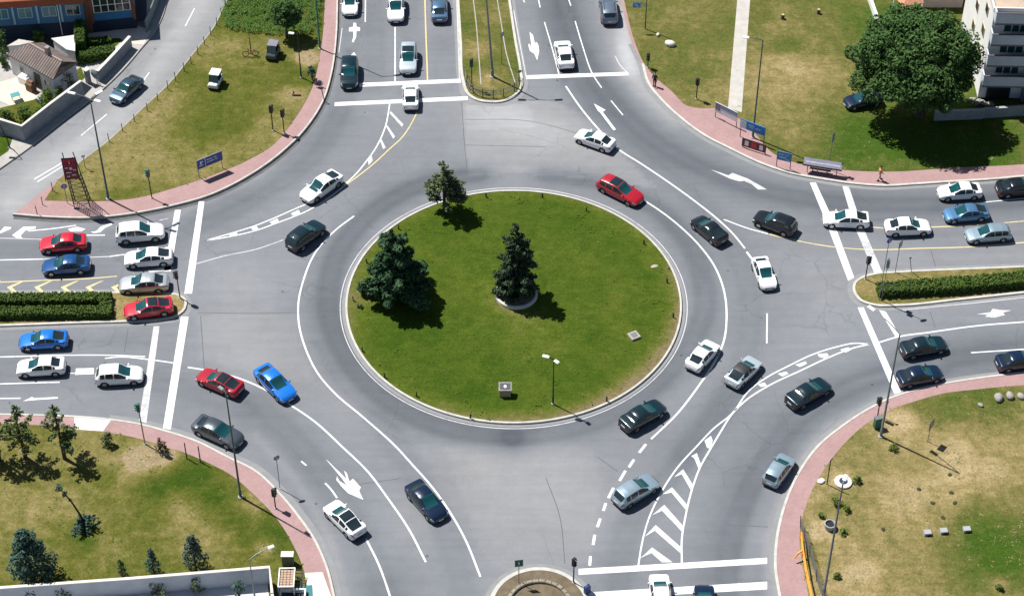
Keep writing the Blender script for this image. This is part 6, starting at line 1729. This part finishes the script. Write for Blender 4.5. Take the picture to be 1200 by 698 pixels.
b.build('rim', M_WHITE, t); b = MB(); b.box((0, 0, .04), (1.86, 1.36, .05)); b.build('bottom', NAVY, t)
poly_sheet('yard', [(325, 690), (366, 686), (371, 760), (328, 760)], .150, mat('teal_paving', (.04, .17, .19), .85, noise=(2, .15)))
g = G(688, 694, .13); b = MB(); b.box((0, 0, .45), (.5, .3, .9), bev=.06); tag(b.build('blue_bin', mat('blue_plastic', (.02, .05, .18), .5), loc=(g.x, g.y, .13), rotz=.6), 'small dark blue bin at the rim of the round stone median', 'bin')

# ------------------------------------------------------------------ people
SKIN = mat('skin', (.42, .25, .18), .6); HAIRM = mat('dark_hair', (.015, .012, .010), .7)
def skin_mesh(name, joints, edges, radii, m, parent, sub=1):
    me = bpy.data.meshes.new(name); bm = bmesh.new(); lay = bm.verts.layers.skin.verify()
    vs = []
    for j, r_ in zip(joints, radii):
        v = bm.verts.new(j); v[lay].radius = r_ if isinstance(r_, tuple) else (r_, r_); vs.append(v)
    for e in edges: bm.edges.new((vs[e[0]], vs[e[1]]))
    vs[0][lay].use_root = True
    bm.to_mesh(me); bm.free()
    o = link_mesh(name, me, m, parent)
    s = o.modifiers.new('skin', 'SKIN'); s.use_smooth_shade = True
    sb = o.modifiers.new('sub', 'SUBSURF'); sb.levels = sb.render_levels = sub
    return o
def person(px, py, rz, label, shirt, trousers, stride=.22):
    g = G(px, py, .12); t = thing('person', label, 'person', (g.x, g.y, .12), rz)
    S_ = stride
    #            pelvis      waist       chest       neck          head base    head         
    J = [(0, 0, .95), (0, 0, 1.10), (.01, 0, 1.32), (.02, 0, 1.47), (.04, 0, 1.55), (.05, 0, 1.66), (.04, 0, 1.74),
         (0, .10, .90), (S_ * .6, .11, .50), (S_ * .8, .11, .08), (S_ * .8 + .17, .12, .035),
         (0, -.10, .90), (-S_ * .1, -.11, .50), (-S_ * 1.1, -.11, .12), (-S_ * 1.1 + .15, -.12, .04),
         (.01, .19, 1.40), (-.08, .24, 1.13), (.02, .25, .90), (.05, .245, .81),
         (.01, -.19, 1.40), (.10, -.24, 1.13), (.26, -.22, .95), (.33, -.21, .90)]
    Ed = [(0, 1), (1, 2), (2, 3), (3, 4), (4, 5), (5, 6), (0, 7), (7, 8), (8, 9), (9, 10), (0, 11), (11, 12), (12, 13), (13, 14), (2, 15), (15, 16), (16, 17), (17, 18), (2, 19), (19, 20), (20, 21), (21, 22)]
    Rr = [.12, .11, .13, .06, .07, .135, .115, .08, .055, .042, .04, .08, .055, .042, .04, .045, .042, .034, .036, .045, .042, .034, .036]
    skin_mesh('body', J, Ed, Rr, SKIN, t)
    def ell(b, secs, n=14):
        v = []; f = []
        for (x, y, z, rx, ry) in secs:
            for k in range(n): v.append((x + rx * math.cos(2 * PI * k / n), y + ry * math.sin(2 * PI * k / n), z))
        for i in range(len(secs) - 1):
            for k in range(n): f.append((i * n + k, i * n + (k + 1) % n, (i + 1) * n + (k + 1) % n, (i + 1) * n + k))
        f += [tuple(range(n - 1, -1, -1)), tuple(range((len(secs) - 1) * n, len(secs) * n))]
        b.add(v, f)
    b = MB(); ell(b, [(0, 0, .93, .135, .185), (0, 0, 1.02, .13, .175), (0, 0, 1.15, .125, .17), (.01, 0, 1.30, .145, .20), (.01, 0, 1.39, .13, .215), (.015, 0, 1.45, .09, .15), (.02, 0, 1.475, .065, .075)])
    b.tube([(.01, .17, 1.40), (-.03, .225, 1.28), (-.08, .245, 1.13), (-.03, .25, 1.01)], [.075, .068, .060, .052], 10)
    b.tube([(.01, -.17, 1.40), (.05, -.225, 1.28), (.10, -.245, 1.13), (.18, -.235, 1.04)], [.075, .068, .060, .052], 10)
    b.build('shirt', shirt, t, smooth=60)
    b = MB(); ell(b, [(0, 0, .80, .11, .165), (0, 0, .88, .14, .185), (0, 0, .96, .13, .178), (0, 0, 1.0, .128, .172)])
    for ch in ((7, 8, 9), (11, 12, 13)):
        p, q, r_ = Vector(J[ch[0]]), Vector(J[ch[1]]), Vector(J[ch[2]])
        b.tube([p + Vector((0, 0, .02)), p.lerp(q, .5), q, q.lerp(r_, .5), r_ + Vector((0, 0, .02))], [.098, .085, .074, .066, .060], 10)
    b.build('trousers', trousers, t, smooth=60)
    b = MB(); b.ball((.005, 0, 1.735), (.115, .105, .085), 12, 8); b.build('hair', HAIRM, t, smooth=80)
    b = MB()
    for s in (1, -1): b.ball((.138, s * .035, 1.665), (.012, .014, .01), 6, 4)
    b.build('eyes', HAIRM, t); b = MB(); b.ball((.155, 0, 1.635), (.02, .014, .024), 6, 4); b.build('nose', SKIN, t)
    for hx, s in ((J[18], 1), (J[22], -1)):
        b = MB()
        for k in range(4):
            y0 = hx[1] + (k - 1.5) * .018
            b.tube([(hx[0], y0, hx[2] - .01), (hx[0] + .02, y0, hx[2] - .07 - .01 * (1 - abs(k - 1.5))), (hx[0] + .045, y0, hx[2] - .10)], [.010, .009, .007], 5)
        b.tube([(hx[0] + .01, hx[1] - s * .03, hx[2] + .0), (hx[0] + .05, hx[1] - s * .05, hx[2] - .05)], [.011, .008], 5)
        b.build('fingers', SKIN, t)
    for (a0, a1) in ((9, 10), (13, 14)):
        p, q = Vector(J[a0]), Vector(J[a1]); b = MB(); c = (p + q) / 2; b.box((c.x + .02, c.y, max(.05, c.z)), (.27, .10, .09), bev=.03); b.build('shoe', TRIM, t)
person(1030, 211, .2, 'pedestrian in an orange top and pale trousers on the pink pavement by the tree shade', mat('orange_cloth', (.62, .24, .10), .9), mat('pale_cloth', (.48, .36, .32), .9))
person(767, 101, -2.0, 'pedestrian in dark purple clothes standing at the start of the pink pavement', mat('dark_purple_cloth', (.035, .02, .05), .9), mat('black_cloth', (.015, .014, .018), .9), .05)
